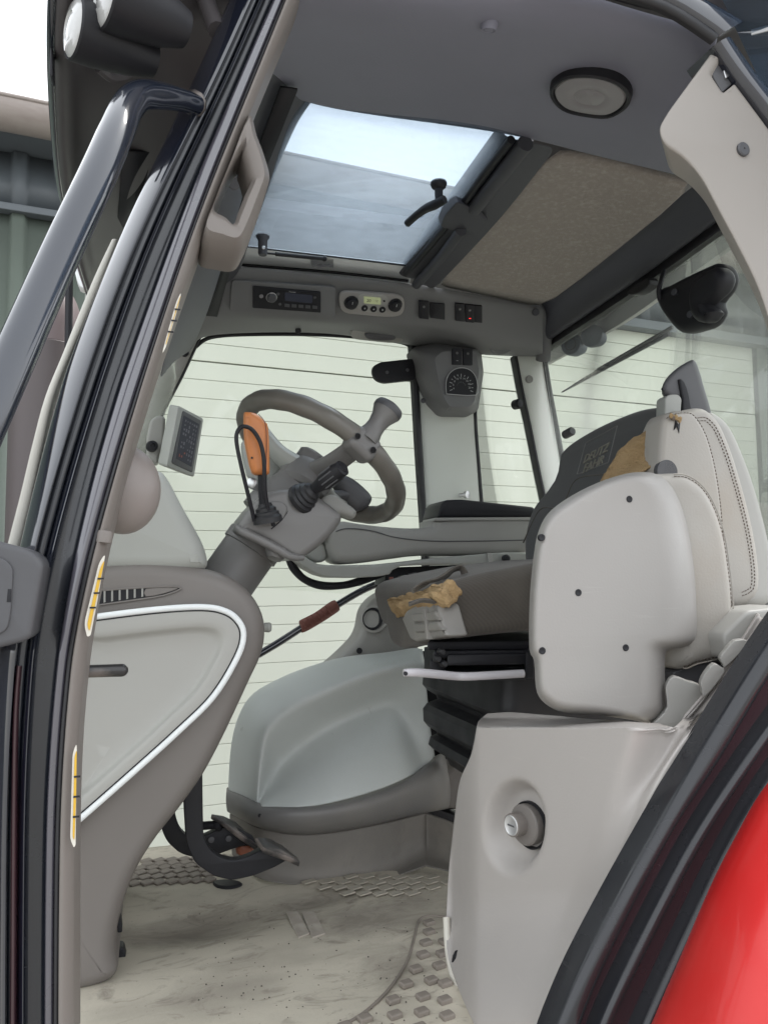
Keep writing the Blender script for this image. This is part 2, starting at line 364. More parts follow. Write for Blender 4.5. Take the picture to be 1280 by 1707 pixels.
# shed
wcx = (dl+dr)/2
eave = WP(45, 240).z; gz = WP(45, 203, -.22).z
sh = empty('shed', wp(dl, GZ, .2), 'long shed clad in green grey corrugated metal sheet with a gutter along its eave', 'shed')
def corr(name, s0, s1, z0, z1, off, m, pit=.21):
    pts = []; s = s0
    prof = [(0, 0), (.62, 0), (.70, -.032), (.92, -.032), (1, 0)]
    n = max(1, round((s1-s0)/pit)); q = (s1-s0)/n
    for i in range(n):
        for a, d in prof[:-1]: pts.append((s0+(i+a)*q, d))
    pts.append((s1, 0))
    rs = [[wp(s, z, off+d) for s, d in pts] for z in (z0, z1)]
    return loft(name, rs, m, sh, closed=False, sol=0.003, auto=20, fix=False)
flz = WP(45, 357).z
box('wall_core', wp(wcx, (GZ+eave)/2, .35), (dr-dl+16, .08, eave-GZ), M['shed'], sh, ax=(wd, wn, V((0, 0, 1))), bev=0)
for a, b in ((dl-6, dl-3), (dl-3, dl-.02)):
    corr('wall_sheet', a, b, GZ, flz, .02, M['shed']); corr('wall_sheet', a, b, flz+.01, gz-.03, .035, M['shedup'])
for a, b in ((dr+.02, dr+2.5), (dr+2.5, dr+7)):
    corr('wall_sheet', a, b, GZ, dtop+.02, .02, M['shed'])
corr('wall_sheet', dl-.02, dr+7, dtop+.06, gz-.03, .035, M['shedup'])
box('flashing', wp(dl-3.2, flz+.01, -.01), (6, .06, .035), M['shedup'], sh, ax=(wd, wn, V((0, 0, 1))), bev=.004)
box('door_header', wp((dl+dr)/2+3.5, dtop+.03, .0), (dr-dl+7, .08, .06), M['shedup'], sh, ax=(wd, wn, V((0, 0, 1))), bev=.004)
box('soffit', wp(wcx, gz-.01, .1), (dr-dl+16, .52, .03), M['shedup'], sh, ax=(wd, wn, V((0, 0, 1))), bev=0)
gut = []
for s in (dl-7, dr+8):
    ring = []
    for a in range(13):
        t = math.pi*(1+a/12); ring.append(wp(s, gz+.035+.085*math.sin(t), -.22+.10*math.cos(t)))
    ring += [wp(s, gz+.052, -.22+.098), wp(s, gz+.052, -.22-.098)]
    gut.append(ring)
loft('gutter', gut, M['gutter'], sh)
tube('gutter_bead', [wp(dl-7, gz+.052, -.32), wp(dr+8, gz+.052, -.32)], .009, M['gutter'], sh, sm=0)
mk('roof_sheet', [wp(dl-7, gz+.045, -.1), wp(dr+8, gz+.045, -.1), wp(dr+8, gz+1.0, 6), wp(dl-7, gz+1.0, 6)], [(0, 1, 2, 3)], M['shedup'], sh, sol=.03)
# ================================================================ CAB
cab = empty('tractor_cab', (.55, 1.55, -.75), 'open tractor cab with grey plastic lining, black pillars and a glass roof hatch', 'tractor cab')
# --- near front pillar: pressed strips side by side
TAB = [(-30, 395, 432, 442, 450, 468, 484, 488, 508), (100, 340, 380, 392, 400, 414, 432, 438, 451), (200, 292, 325, 338, 346, 366, 388, 394, 412),
       (300, 240, 273, 290, 297, 325, 350, 354, 374), (400, 195, 221, 240, 248, 285, 309, 312, 334), (500, 154, 186, 206, 214, 252, 279, 283, 299),
       (595, 116, 154, 174, 184, 220, 246, 251, 268), (662, 92, 130, 150, 160, 190, 223, 229, 245), (775, 64, 94, 112, 124, 158, 188, 195, 206),
       (900, 36, 60, 78, 90, 128, 152, 160, 178), (991, 12, 40, 58, 70, 112, 128, 137, 162), (1066, 0, 28, 46, 58, 100, 116, 124, 148),
       (1122, -6, 22, 40, 52, 92, 107, 114, 139), (1217, -10, 16, 34, 46, 84, 100, 109, 129), (1311, -12, 12, 30, 42, 78, 93, 101, 125),
       (1405, -14, 10, 28, 40, 75, 90, 98, 124), (1560, -15, 9, 27, 39, 74, 89, 97, 124), (1770, -15, 9, 27, 39, 74, 89, 97, 124)]
for _ in range(3):                                                        # even out the traced edges
    T2 = [list(r) for r in TAB]
    for i in range(1, len(TAB)-1):
        t = (TAB[i][0]-TAB[i-1][0])/(TAB[i+1][0]-TAB[i-1][0])
        for k in range(1, 9): T2[i][k] += .45*(TAB[i-1][k]*(1-t)+TAB[i+1][k]*t-TAB[i][k])
    TAB = T2
def bnd(k, d=0): return [(r[k]+d, r[0]) for r in TAB]
fp = st_ = None
def st(name, L, Rr, Y, bulge, m, par, Y2=None, **k): return strip(name, PP(L, Y), PP(Rr, Y2 or Y), bulge, m, par, **k)
fp = st('front_pillar', bnd(1, 4), bnd(6, 2), .866, .0, M['gloss'], cab, deep=.06, n=3)
st('pillar_tube', bnd(1), bnd(2), .874, .006, M['gloss'], fp, Y2=.846, deep=.02, n=14)
st('pillar_flute', bnd(2), bnd(3), .858, .003, M['groove'], fp, deep=.01, n=6)
st('pillar_ridge', bnd(3), bnd(4), .862, .003, M['gloss'], fp, Y2=.850, deep=.01, n=8)
st('pillar_groove', bnd(4), bnd(5), .858, -.004, M['groove'], fp, deep=.012, n=6)
st('pillar_face', bnd(5), bnd(6), .842, .004, M['face'], fp, deep=.02, n=6)
st('door_seal', bnd(6), bnd(7, 2), .84, .005, M['rubber'], fp, deep=.02, n=8)
tr = st('pillar_trim', bnd(7), bnd(8), .835, .007, M['trim'], cab, Y2=.85, deep=.07, n=10)
st('windscreen_seal', [(186, 400), (160, 455), (131, 524), (103, 593), (75, 662), (54, 740), (34, 824), (13, 906), (-5, 985)], [(197, 400), (173, 460), (147, 524), (117, 593), (90, 662), (72, 740), (54, 824), (35, 906), (16, 985)], .90, .004, mat('windscreen_seal_cream', (.5, .49, .44), .4, var=.1, dirt=.3), fp, deep=.02, n=6)
st('pillar_foot_plate', [(-90, 1060), (-90, 1400), (-90, 1770)], [(4, 1060), (-8, 1250), (-12, 1770)], .87, .0, M['rubber'], fp, deep=.05, n=3)
st('pillar_foot_ridge', [(28, 1110), (20, 1250), (16, 1770)], [(36, 1110), (29, 1250), (26, 1770)], .85, .004, M['maroon'], fp, deep=.01, n=6)
# warning stickers on the trim
def sticker(pts_o, pts_i):
    s = slab('sticker', fillet(PP(pts_o, .8300), .01), (0, .0012, 0), M['cream'], tr, r=.0003, k=1)
    slab('sticker_print', fillet(PP(pts_i, .8285), .007), (0, .0012, 0), M['yellow'], s, r=.0003, k=1)
    a_, b_ = V(P(*pts_i[0], .8280)), V(P(*pts_i[len(pts_i)//2+1 if len(pts_i) > 6 else 3], .8280))
    for t in (.3, .52, .74): box('sticker_mark', a_.lerp(b_, t)+V((.001, 0, 0)), (.006, .0006, .0018), M['black'], s, bev=0)
    return s
sticker([(176, 922), (165, 938), (150, 1000), (140, 1040), (145, 1062), (151, 1060), (162, 1004)], [(175, 932), (167, 946), (153, 1006), (145, 1042), (149, 1054), (158, 1010)])
sticker([(128, 1238), (121, 1256), (117, 1400), (123, 1414), (126, 1410), (127, 1330)], [(128, 1250), (124, 1262), (121, 1396), (124, 1402), (127, 1330)])
sticker([(303, 484), (294, 502), (276, 566), (270, 590), (276, 580), (296, 516)], [(302, 490), (297, 503), (279, 566), (276, 575), (295, 515)])
# trim sleeve end and pod
lathe('trim_sleeve', P(176, 885, .838), P(172, 912, .838)-P(176, 885, .838), [(.0001, 0), (.007, 0), (.0078, .003), (.0078, .012), (.006, .013), (.0001, .013)], M['trim'], tr, n=16)
# --- exterior hand rail, welded to the pillar
rail = tube('hand_rail', [P(328, 174, .845), P(300, 165, .825), P(262, 158, .79), P(232, 160, .76), P(211, 180, .735), P(192, 224, .71), P(159, 300, .69), P(100, 425, .67), P(12, 622, .64), P(-80, 830, .62)],
            [.0105, .012, .0138, .0146, .0152, .0154, .0156, .0158, .016, .016], M['navy'], cab, n=20)
lathe('weld', P(325, 172, .85), P(300, 165, .82)-P(325, 172, .85), [(.0001, -.004), (.013, -.003), (.0145, .003), (.0115, .008), (.0001, .009)], M['worn'], rail, n=10)
# --- latch box at the pillar foot
lb = slab('latch_box', fillet(PP([(-80, 880), (0, 903), (52, 916), (74, 936), (52, 1062), (40, 1070), (-80, 1100)], .80), .012), (0, .07, 0), M['dark'], cab, r=.006)
slab('latch_lid', fillet(PP([(-80, 920), (6, 930), (22, 946), (18, 1020), (12, 1050), (-6, 1060), (-80, 1072)], .797), .012), (0, .01, 0), M['dark'], lb, r=.0015)
slab('latch_tab', PP([(13, 982), (19, 982), (18, 1004), (11, 1004)], .7965), (0, .004, 0), M['black'], lb, r=.0005)
# --- inside grab loop on the pillar
og = [(414, 192), (428, 226), (440, 258), (449, 292), (445, 314), (430, 356), (414, 396), (397, 420), (366, 418), (336, 406), (352, 352), (382, 276)]
ig = [(404, 250), (404, 258), (408, 270), (416, 298), (418, 304), (408, 326), (396, 356), (389, 373), (376, 362), (356, 348), (368, 318), (388, 273)]
A, B = cr(PP(og, .845), 4, True), cr(PP(ig, .838), 4, True)
C2 = [a+(b-a)*.35+V((0, -.014, 0)) for a, b in zip(A, B)]; D2 = [a+(b-a)*.75+V((0, -.010, 0)) for a, b in zip(A, B)]
dy = V((0, .055, 0))
loft('grab_loop', [[a+dy for a in A], A, C2, D2, B, [b+dy for b in B], [a+dy for a in A]], M['trim'], cab, cap0=False, cap1=False, auto=50)
# --- ceiling, near band (door header to hatch)
def row(pts, n=4): return cr([P(*p) for p in pts], n)
hl = sheet('headliner', [row([(440, -66, .835), (595, -58, .84), (880, -36, .84), (1060, 14, .835), (1200, 54, .82)]),
     row([(440, -10, .86), (595, -2, .86), (880, 22, .86), (1060, 56, .85), (1192, 82, .83)]),
     row([(440, 50, .97), (600, 60, .98), (870, 90, .98), (1040, 118, .96), (1150, 150, .90)]),
     row([(432, 100, 1.10), (560, 118, 1.12), (850, 160, 1.12), (1010, 195, 1.08), (1112, 215, .98)]),
     row([(420, 112, 1.16), (535, 168, 1.26), (836, 214, 1.26), (1000, 252, 1.22), (1160, 288, 1.10)]),
     row([(415, 118, 1.18), (531, 177, 1.285), (836, 222, 1.285), (1000, 262, 1.25), (1180, 304, 1.14)]),
     row([(415, 96, 1.19), (531, 177-30, 1.30), (836, 222-30, 1.30), (1000, 262-28, 1.26), (1180, 304-24, 1.15)])], M['head'], cab, sub=2, sol=.004)
def ceil_frame(px, py, Y, dx=26, dy_=6):
    c = P(px, py, Y); return c, (P(px+dx, py+dy_, Y)-c).normalized(), (P(px, py-20, Y-.035)-c).normalized()
c, a, b = ceil_frame(815, 45, .90); nn = a.cross(b)
if nn.dot(c) > 0: nn = -nn
lathe('plug', c, nn, [(.0115, -.01), (.0115, .002), (.0105, .004), (.0085, .004), (.0075, .0025), (.006, .004), (.0001, .0045)], M['head'], hl)
# dome light
dl_o = [(916, 152), (922, 138), (945, 124), (985, 122), (1022, 130), (1046, 146), (1052, 164), (1040, 182), (1015, 194), (980, 192), (944, 184), (924, 170)]
def YZ(p): return P(p[0], p[1], .97+(p[1]-118)*.00143-(p[0]-985)*.00055)*.988
dlo = [YZ(p) for p in dl_o]; cen = sum(dlo, V())/12; dlo = cr(dlo, 3, True); n0 = pnormal(dlo)
if n0.dot(cen) > 0: n0 = -n0
sc = lambda k, h: [cen+(p-cen)*k+n0*h for p in dlo]
lamp = loft('dome_light', [sc(1.02, -.02), sc(1.0, .002), sc(.96, .0045), sc(.91, .004), sc(.87, -.003), sc(.5, -.003)], M['black'], hl)
loft('dome_lens', [sc(.88, -.006), sc(.875, .000), sc(.84, .0022), sc(.6, .0034), sc(.42, .0036), sc(.40, .0028), sc(.36, .0028), sc(.34, .0038), sc(.05, .0042)], M['lampc'], lamp)
# --- ceiling, front band with its dark blind slot
fb = sheet('ceiling_front', [row([(330, 40, .98), (316, 130, 1.12), (300, 240, 1.32), (290, 420, 1.74), (280, 560, 2.22)]), row([(410, 50, 1.02), (396, 140, 1.16), (378, 250, 1.38), (345, 420, 1.79), (322, 560, 2.22)]),
      row([(480, 70, 1.08), (462, 150, 1.22), (444, 250, 1.42), (400, 420, 1.87), (372, 500, 2.06)]), row([(575, 110, 1.16), (520, 178, 1.30), (484, 236, 1.43), (428, 370, 1.745), (405, 440, 1.955)]), row([(575, 80, 1.18), (520, 148, 1.32), (484, 202, 1.45), (428, 336, 1.765), (405, 410, 1.97)])], M['headdark'], cab, sub=2, sol=.004)
mk('blind_slot', [p*.972 for p in (P(468, 146, 1.21), P(496, 150, 1.215), P(436, 300, 1.54), P(390, 428, 1.89), P(362, 528, 2.14), P(343, 526, 2.14), P(372, 428, 1.89), P(411, 300, 1.54))], [(0, 1, 2, 7), (7, 2, 3, 6), (6, 3, 4, 5)], M['black'], fb, sol=.004)
for q in ((390, 305, .99), (352, 429, 1.2)):
    c = P(*q); lathe('screw_cap', c, -c, [(.0085, -.02), (.0085, .001), (.007, .003), (.0001, .003)], M['dark'], fb, n=14)
sheet('corner_lining', [row([(312, 300, 1.0), (300, 420, 1.10), (286, 520, 1.2), (262, 640, 1.3)]), row([(420, 235, 1.03), (372, 400, 1.24), (330, 520, 1.5), (286, 600, 1.7)]), row([(424, 250, 1.2), (382, 400, 1.5), (345, 520, 1.9), (318, 585, 2.2)])], M['headdark'], cab, sub=2, sol=.003)
# --- roof hatch
hz0 = P(520, 300, 1.52).z+.012
def HZ(px, py, d=0): return PZ(px, py, hz0+d)
hatch = empty('roof_hatch', P(600, 300, 1.6), 'tilting glass roof hatch with dirty bluish pane in the cab ceiling', 'roof hatch')
gp = [HZ(*p) for p in ((500, 150), (900, 205), (690, 443), (398, 408))]
gls = mk('hatch_pane', gp, [(0, 1, 2, 3)], M['glassh'], hatch, sol=.004)
slab('hatch_ledge', [HZ(*p, -.004) for p in ((392, 410), (690, 444), (682, 474), (380, 444))], (0, 0, .006), M['white'], hatch, r=.001, k=1)
tube('pane_gasket', [HZ(398, 409, -.004), HZ(690, 443, -.004)], .0022, M['black'], hatch, sm=0)
tube('ledge_gasket', [HZ(385, 440, -.008), HZ(560, 454, -.008), HZ(680, 468, -.008)], .004, M['black'], hatch, sm=2)
UP = V((0, 0, 1)); DN = -UP
# handle on the pane
hb = HZ(731, 303, -.001)
hd = lathe('hatch_handle', hb, DN, [(.0001, -.002), (.017, 0), (.018, .005), (.015, .012), (.009, .016), (.0085, .045), (.0001, .046)], M['black'], hatch)
hk = hb+DN*.044
hx = (HZ(690, 350, -.03)-HZ(735, 330, -.03)).normalized()
tube('handle_grip', [hk-hx*.016, hk+hx*.012+DN*.002, hk+hx*.034+V((0, .006, 0)), hk+hx*.058+V((0, .022, -.002)), hk+hx*.072+V((0, .042, -.004))], [.009, .0105, .0095, .0085, .0085], M['black'], hd, n=14)
# gas strut
sb = HZ(438, 392, -.001)
gs = lathe('gas_strut', sb, DN, [(.0001, 0), (.017, .0), (.016, .006), (.0115, .012), (.0115, .045), (.0095, .05), (.0001, .05)], M['headdark'], hatch)
s0 = sb+DN*.044; s1 = HZ(543, 431, -.02)
lathe('strut_screw', s0+V((0, -.010, .008)), V((0, -1, 0)), [(.0045, 0), (.0045, .003), (.003, .004), (.0001, .003)], M['steel'], gs, n=10)
tube('strut_rod', [s0, s0+(s1-s0)*.3], .0028, M['black'], gs, sm=0)
tube('strut_body', [s0+(s1-s0)*.2, s0+(s1-s0)*.95], .0052, M['black'], gs, sm=0, n=14)
lathe('strut_ball', s1+V((-.004, 0, 0)), V((1, 0, 0)), [(.0001, -.008), (.006, -.005), (.0075, 0), (.006, .005), (.0001, .008)], M['black'], gs, n=12)
slab('strut_plate', [HZ(*p, -.008) for p in ((515, 428), (556, 434), (556, 446), (520, 444))], (0, 0, .004), M['steel'], gs, r=.001, k=1)
# --- bar between hatch and felt panel
sheet('hatch_frame', [row([(838, 200, 1.30), (752, 320, 1.60), (665, 446, 1.97)]), row([(836, 222, 1.275), (752, 342, 1.57), (664, 460, 1.955)]), row([(862, 230, 1.285), (778, 348, 1.57), (688, 464, 1.955)]),
     row([(878, 232, 1.27), (790, 356, 1.555), (700, 468, 1.95)]), row([(905, 238, 1.275), (826, 360, 1.58), (712, 478, 1.98)]), row([(928, 243, 1.29), (830, 366, 1.60), (722, 482, 2.0)])], M['headdark'], cab, sub=2, sol=.004)
tube('hatch_gasket', [P(852, 232, 1.27), P(800, 300, 1.43), P(745, 375, 1.63), P(676, 456, 1.93)], .0085, M['black'], cab, n=12)
ck = slab('hatch_catch_cover', fillet(PP([(762, 336, 1.50), (800, 352, 1.53), (814, 366, 1.55), (796, 392, 1.62), (768, 388, 1.62), (734, 378, 1.60), (742, 358, 1.55)], 0), .008), (0, .02, .03), M['headdark'], cab, r=.004)
tube('bar_pad', [P(876, 238, 1.265), P(828, 300, 1.40), P(790, 348, 1.53)], .016, M['headdark'], cab, n=14)
tube('bar_pad', [P(768, 384, 1.60), P(735, 428, 1.75), P(694, 474, 1.94)], .013, M['headdark'], cab, n=14)
# --- felt panel
fl = sheet('felt_panel', [row([(924, 236, 1.31), (1040, 258, 1.30), (1176, 298, 1.25)], 3), row([(830, 362, 1.61), (950, 385, 1.61), (1050, 398, 1.58)], 3), row([(718, 476, 2.0), (800, 494, 2.02), (905, 516, 2.05)], 3)], M['felt'], cab, sub=1, sol=.006)
# --- rear header: lining, black seal, outside roof rim
XH = 1.20
def prow(pts, X): return cr([PX(p[0], p[1], X+(p[2] if len(p) > 2 else 0)) for p in pts], 3)
rh = sheet('rear_header', [prow([(1180, 284, -.07), (1166, 300, -.06), (1040, 396, -.06), (896, 505, -.06)], XH)[2:], prow([(1192, 300, -.045), (1178, 318, -.035), (1046, 412, -.035), (902, 520, -.035)], XH)[2:],
        prow([(1240, 318, 0), (1203, 344, 0), (1060, 452, 0), (905, 562, 0)], XH)[2:], prow([(1245, 330, .01), (1208, 357, .01), (1064, 464, .01), (906, 572, .01)], XH)[2:], prow([(1245, 330, .05), (1208, 357, .05), (1064, 464, .05), (906, 572, .05)], XH)[2:]], M['headdark'], cab, sub=2, sol=.004)
rs_ = [prow([(1300, 296), (1206, 358), (1064, 464), (903, 572)], XH+.03), prow([(1300, 318), (1211, 376), (1068, 478), (905, 584)], XH+.03)]
loft('rear_window_seal', [[a, b, b+V((.03, 0, 0)), a+V((.03, 0, 0))] for a, b in zip(*rs_)], M['rubber'], cab)
rr = [prow([(1330, 290), (1212, 372), (1070, 470), (905, 578)], XH+.14), prow([(1330, 338), (1228, 402), (1100, 494), (1020, 548), (906, 610)], XH+.14)]
n_ = min(len(rr[0]), len(rr[1]))
def rs_n(L, n): 
    o = []
    for i in range(n):
        t = i/(n-1)*(len(L)-1); k = min(int(t), len(L)-2); o.append(L[k].lerp(L[k+1], t-k))
    return o
loft('roof_rear_rim', [[a, b, b+V((.03, 0, .01)), a+V((.03, 0, 0))] for a, b in zip(rs_n(rr[0], 12), rs_n(rr[1], 12))], M['grey'], cab)
# --- far overhead console
cols = [[(338, 470, 1.97), (392, 444, 1.96), (540, 457, 1.96), (665, 470, 1.96), (720, 478, 1.985), (810, 494, 2.0), (905, 512, 2.03)],
        [(338, 478, 1.98), (392, 452, 1.965), (540, 466, 1.965), (665, 479, 1.965), (720, 484, 1.985), (810, 500, 2.0), (905, 518, 2.03)],
        [(336, 490, 2.02), (388, 472, 1.99), (540, 476, 1.99), (665, 488, 1.99), (720, 494, 1.99), (810, 506, 2.0), (905, 524, 2.04)],
        [(334, 524, 2.08), (384, 519, 2.055), (540, 530, 2.06), (665, 536, 2.06), (720, 540, 2.06), (810, 556, 2.06), (905, 566, 2.08)],
        [(332, 530, 2.11), (384, 527, 2.085), (540, 537, 2.09), (665, 544, 2.09), (720, 548, 2.09), (810, 564, 2.08), (905, 574, 2.10)],
        [(326, 560, 2.2), (372, 546, 2.18), (540, 545, 2.17), (690, 566, 2.17), (728, 566, 2.17), (812, 580, 2.12), (905, 586, 2.14)],
        [(318, 584, 2.27), (352, 560, 2.28), (540, 557, 2.28), (690, 578, 2.28), (735, 586, 2.26), (815, 594, 2.24), (905, 596, 2.26)],
        [(318, 570, 2.31), (352, 548, 2.32), (540, 545, 2.32), (690, 566, 2.32), (735, 576, 2.30), (815, 582, 2.28), (905, 584, 2.30)]]
oc = sheet('overhead_console', [row(c, 4) for c in cols], M['conso'], cab, sub=2, sol=.004)
tube('window_top_seal', [P(326, 578, 2.29), P(352, 562, 2.29), P(420, 557, 2.29), P(540, 558, 2.29), P(640, 566, 2.29), P(682, 576, 2.29), P(692, 600, 2.29)], .006, M['rubber'], oc, n=8)
# console panel frame: plane of the radio face
pa, pb, pc_ = P(430, 472, 1.985), P(660, 487, 1.985), P(430, 520, 2.05)
pr = (pb-pa).normalized(); pu = (pa-pc_); pu = (pu-pr*pu.dot(pr)).normalized(); pn = pr.cross(pu)
if pn.dot(pa) > 0: pn = -pn
po = P(540, 500, 2.005)
def CP(px, py, h=0.0): return onplane(px, py, po, pn)+pn*h
def cslab(name, pts, h, t, m, par, rr=.004, r=.001, k=2):
    return slab(name, fillet([CP(*p, h) for p in pts], rr), -pn*t, m, par, r=r, k=k)
def cbox(name, x0, y0, x1, y1, h, t, m, par, rr=.003, r=.001, sk=.095):
    d = (x1-x0)*sk; return cslab(name, [(x0, y0), (x1, y0+d), (x1, y1+d), (x0, y1)], h, t, m, par, rr, r)
sk = .09
cslab('radio_surround', [(386, 466), (560, 478), (558, 530), (383, 519)], .0015, .01, M['conso'], oc, rr=.012, r=.002)
# radio: a thing of its own
rad = empty('car_radio', CP(478, 497), 'slim black car radio with round volume knob set in the overhead console', 'car radio')
rb = cslab('radio_body', [(421, 475), (534, 485), (534, 519), (421, 511)], .007, .02, M['black'], rad, rr=.003, r=.0015)
c0 = CP(452, 493, .007)
kn = lathe('volume_knob', c0, pn, [(.0135, 0), (.0135, .004), (.012, .005), (.0115, .009), (.0095, .0105), (.0001, .0105)], M['dark'], rad)
lathe('knob_ring', c0, pn, [(.0145, 0), (.0145, .0022), (.0135, .0028), (.0135, .0)], M['steel'], kn, cap0=False, cap1=False)
slab('radio_display', fillet([CP(*p, .0078) for p in ((474, 485), (520, 489.5), (520, 503), (474, 498.5))], .002), -pn*.002, M['screen'], rad, r=.0003, k=1)
for i in range(5):
    x = 474+i*11.5; slab('radio_button', [CP(x, 503.5+.09*i*8, .0088), CP(x+8, 504.2+.09*i*8, .0088), CP(x+8, 509.2+.09*i*8, .0088), CP(x, 508.5+.09*i*8, .0088)], -pn*.003, M['dark'], rad, r=.0005, k=1)
for q in ((524, 493), (463, 487), (466, 504)): lathe('radio_button', CP(*q, .0065), pn, [(.004, 0), (.004, .002), (.0001, .0025)], M['dark'], rad, n=10)
lathe('radio_button', CP(435, 491, .0065), pn, [(.0055, 0), (.0055, .002), (.0001, .0025)], M['lampc'], rad, n=12)
txt('radio_lettering', 'Pioneer', CP(487, 484, .0075), pr, pu, .0062, M['mark'], rad, ext=.0002)
# climate panel
cl = empty('climate_control', CP(620, 505), 'light oval heater control panel with two black dials and a small display', 'heater control')
hp = [CP(*p, .003) for p in ((566, 491), (575, 485), (600, 485.5), (640, 488.5), (663, 491), (673, 499), (673, 516), (664, 526), (640, 527.5), (600, 524), (576, 521), (567, 511))]
cb = slab('panel_body', cr(hp, 4, True), -pn*.012, M['light'], cl, r=.004)
cb2 = [CP(*p, .004) for p in ((600, 489), (618, 489), (636, 490), (645, 494), (645, 505), (636, 517), (618, 520), (598, 514), (594, 504))]
slab('panel_raised', cr(cb2, 3, True), -pn*.004, M['pale'], cl, r=.0015)
for q in ((585, 503), (658, 507)):
    c = CP(*q, .003); kb = lathe('dial', c, pn, [(.0205, 0), (.0205, .0015), (.0165, .003), (.0155, .012), (.013, .0140), (.0001, .0145)], M['black'], cl)
    box('dial_pointer', c+pn*.0145+pu*.006, (.0018, .008, .001), M['mark'], kb, ax=(pr, pu, pn), bev=0)
    for a in range(-4, 5):
        t = a*.5; lathe('dial_mark', c+(pu*math.cos(t)+pr*math.sin(t))*.0186+pn*.0012, pn, [(.0009, 0), (.0009, .001), (.0001, .001)], M['markd'] if a % 2 else M['black'], kb, n=6)
ds = slab('climate_display', fillet([CP(*p, .006) for p in ((606, 492), (634, 494.5), (634, 506), (606, 503.5))], .002), -pn*.004, M['lcd'], cl, r=.0004, k=1)
txt('display_digits', '20', CP(614, 499, .0064), pr, pu, .0125, M['black'], ds, ext=.0001); txt('display_digits', '°C', CP(627, 500, .0064), pr, pu, .008, M['black'], ds, ext=.0001)
for q in ((607, 511.5), (622, 513), (636.5, 514)):
    lathe('climate_button', CP(*q, .005), pn, [(.0092, 0), (.0092, .0025), (.0078, .0038), (.0001, .0038)], M['black'], cl, n=16); 
    box('button_print', CP(q[0], q[1]-.5, .0092), (.0042, .004, .0006), M['mark'], cl, ax=(pr, pu, pn), bev=0)
lathe('climate_button', CP(639.5, 499.5, .005), pn, [(.0026, 0), (.0026, .003), (.0001, .003)], M['black'], cl, n=10)
# rocker switches on the console
def rocker(x, y, w, h, par, lamp=None, F=CP, nrm=None, sy=.1):
    nrm = nrm or pn
    q = [(x-w/2, y-h/2), (x+w/2, y-h/2+w*sy), (x+w/2, y+h/2+w*sy), (x-w/2, y+h/2)]
    s = slab('rocker_switch', fillet([F(*p, .004) for p in q], .002), -nrm*.008, M['black'], par, r=.001, k=2)
    lathe('switch_print', F(x, y-h*.2+w*sy/2, .0038), nrm, [(.0038, 0), (.0038, .0006), (.0026, .0006), (.0026, 0)], M['markd'], s, n=12, cap0=False, cap1=False)
    box('switch_print', F(x, y-h*.2+w*sy/2, .0042), (.0032, .0016, .0004), M['mark'], s, ax=(pr, pu, nrm), bev=0)
    if lamp: box('switch_lamp', F(x, y+h*.28, .0045), (.0055, .0018, .0012), lamp, s, ax=(pr, pu, nrm), bev=0)
    return s
rocker(706, 515, 16, 29, oc); rocker(766, 519, 15, 29, oc); rocker(782.5, 521, 14.5, 29, oc, M['redlamp']); 
slab('switch_blank', fillet([CP(*p, .003) for p in ((717, 504), (741, 506), (741, 532), (717, 529))], .002), -pn*.006, M['black'], oc, r=.001, k=2)
slab('switch_blank', fillet([CP(*p, .004) for p in ((790, 508), (803, 509), (803, 537), (790, 536))], .002), -pn*.007, M['black'], oc, r=.001, k=2)
# map light and button under the lip
c = P(636, 556, 2.16); lp = slab('map_light', cr([P(*p) for p in ((608, 559, 2.16), (616, 555, 2.155), (640, 556, 2.15), (656, 560, 2.155), (658, 566, 2.17), (640, 568, 2.18), (616, 566, 2.175))], 3, True), (0, .004, .012), M['dark'], oc, r=.002)
c = P(497, 551, 2.19); lathe('lip_button', c, V((0, -.6, -1)), [(.009, -.004), (.009, .003), (.006, .006), (.0001, .007)], M['black'], oc, n=12)
slab('map_light_base', cr([P(*p) for p in ((585, 553, 2.16), (600, 548, 2.14), (650, 552, 2.14), (672, 560, 2.16), (664, 572, 2.2), (610, 568, 2.2), (588, 564, 2.19))], 3, True), (0, .01, .014), M['grey'], oc, r=.004)
# speaker by the far rear corner
lathe('roof_speaker', P(838, 571, 2.115), V((.05, -.75, -.9)), [(.045, -.01), (.045, .001), (.041, .004), (.037, .001), (.02, .001), (.0001, .001)], M['conso'], oc, n=28)
tube('corner_moulding', [P(893, 505, 2.05), P(908, 545, 2.14), P(905, 600, 2.2)], [.014, .022, .024], M['conso'], oc, n=14)
for q in ((893, 520, 2.02), ): lathe('screw_cap', P(*q), -P(*q), [(.011, -.01), (.011, .002), (.009, .004), (.0001, .004)], M['headdark'], oc, n=14)
# --- far pillars, windows
YF = 2.28
st('far_front_pillar', [(312, 500), (286, 560), (262, 620), (238, 690), (206, 770), (160, 860), (120, 930)], [(340, 545), (319, 592), (300, 632), (275, 680), (250, 738), (215, 806), (170, 900)], YF, .02, M['grey'], cab, deep=.05)
st('far_pillar_seal', [(338, 548), (317, 592), (298, 632), (273, 680), (248, 738), (213, 806)], [(341, 550), (321, 594), (303, 632), (278, 680), (253, 738), (218, 806)], YF-.002, .004, M['rubber'], cab, deep=.02)
c = P(309, 588, 2.25); lathe('pillar_button', c, V((.2, -1, 0)), [(.010, -.01), (.010, .004), (.007, .007), (.0001, .007)], M['black'], cab, n=12)
bp = st('far_door_pillar', [(694, 570), (699, 690), (705, 780), (711, 900), (716, 1000)], [(795, 570), (793, 690), (799, 780), (805, 900), (812, 1000)], YF, .012, M['pillar'], cab, deep=.06)
st('door_pillar_seal', [(684, 570), (689, 640), (696, 760), (704, 880), (711, 1000)], [(695, 570), (698, 640), (705, 760), (712, 880), (719, 1000)], YF-.006, .006, M['rubber'], cab, deep=.03)
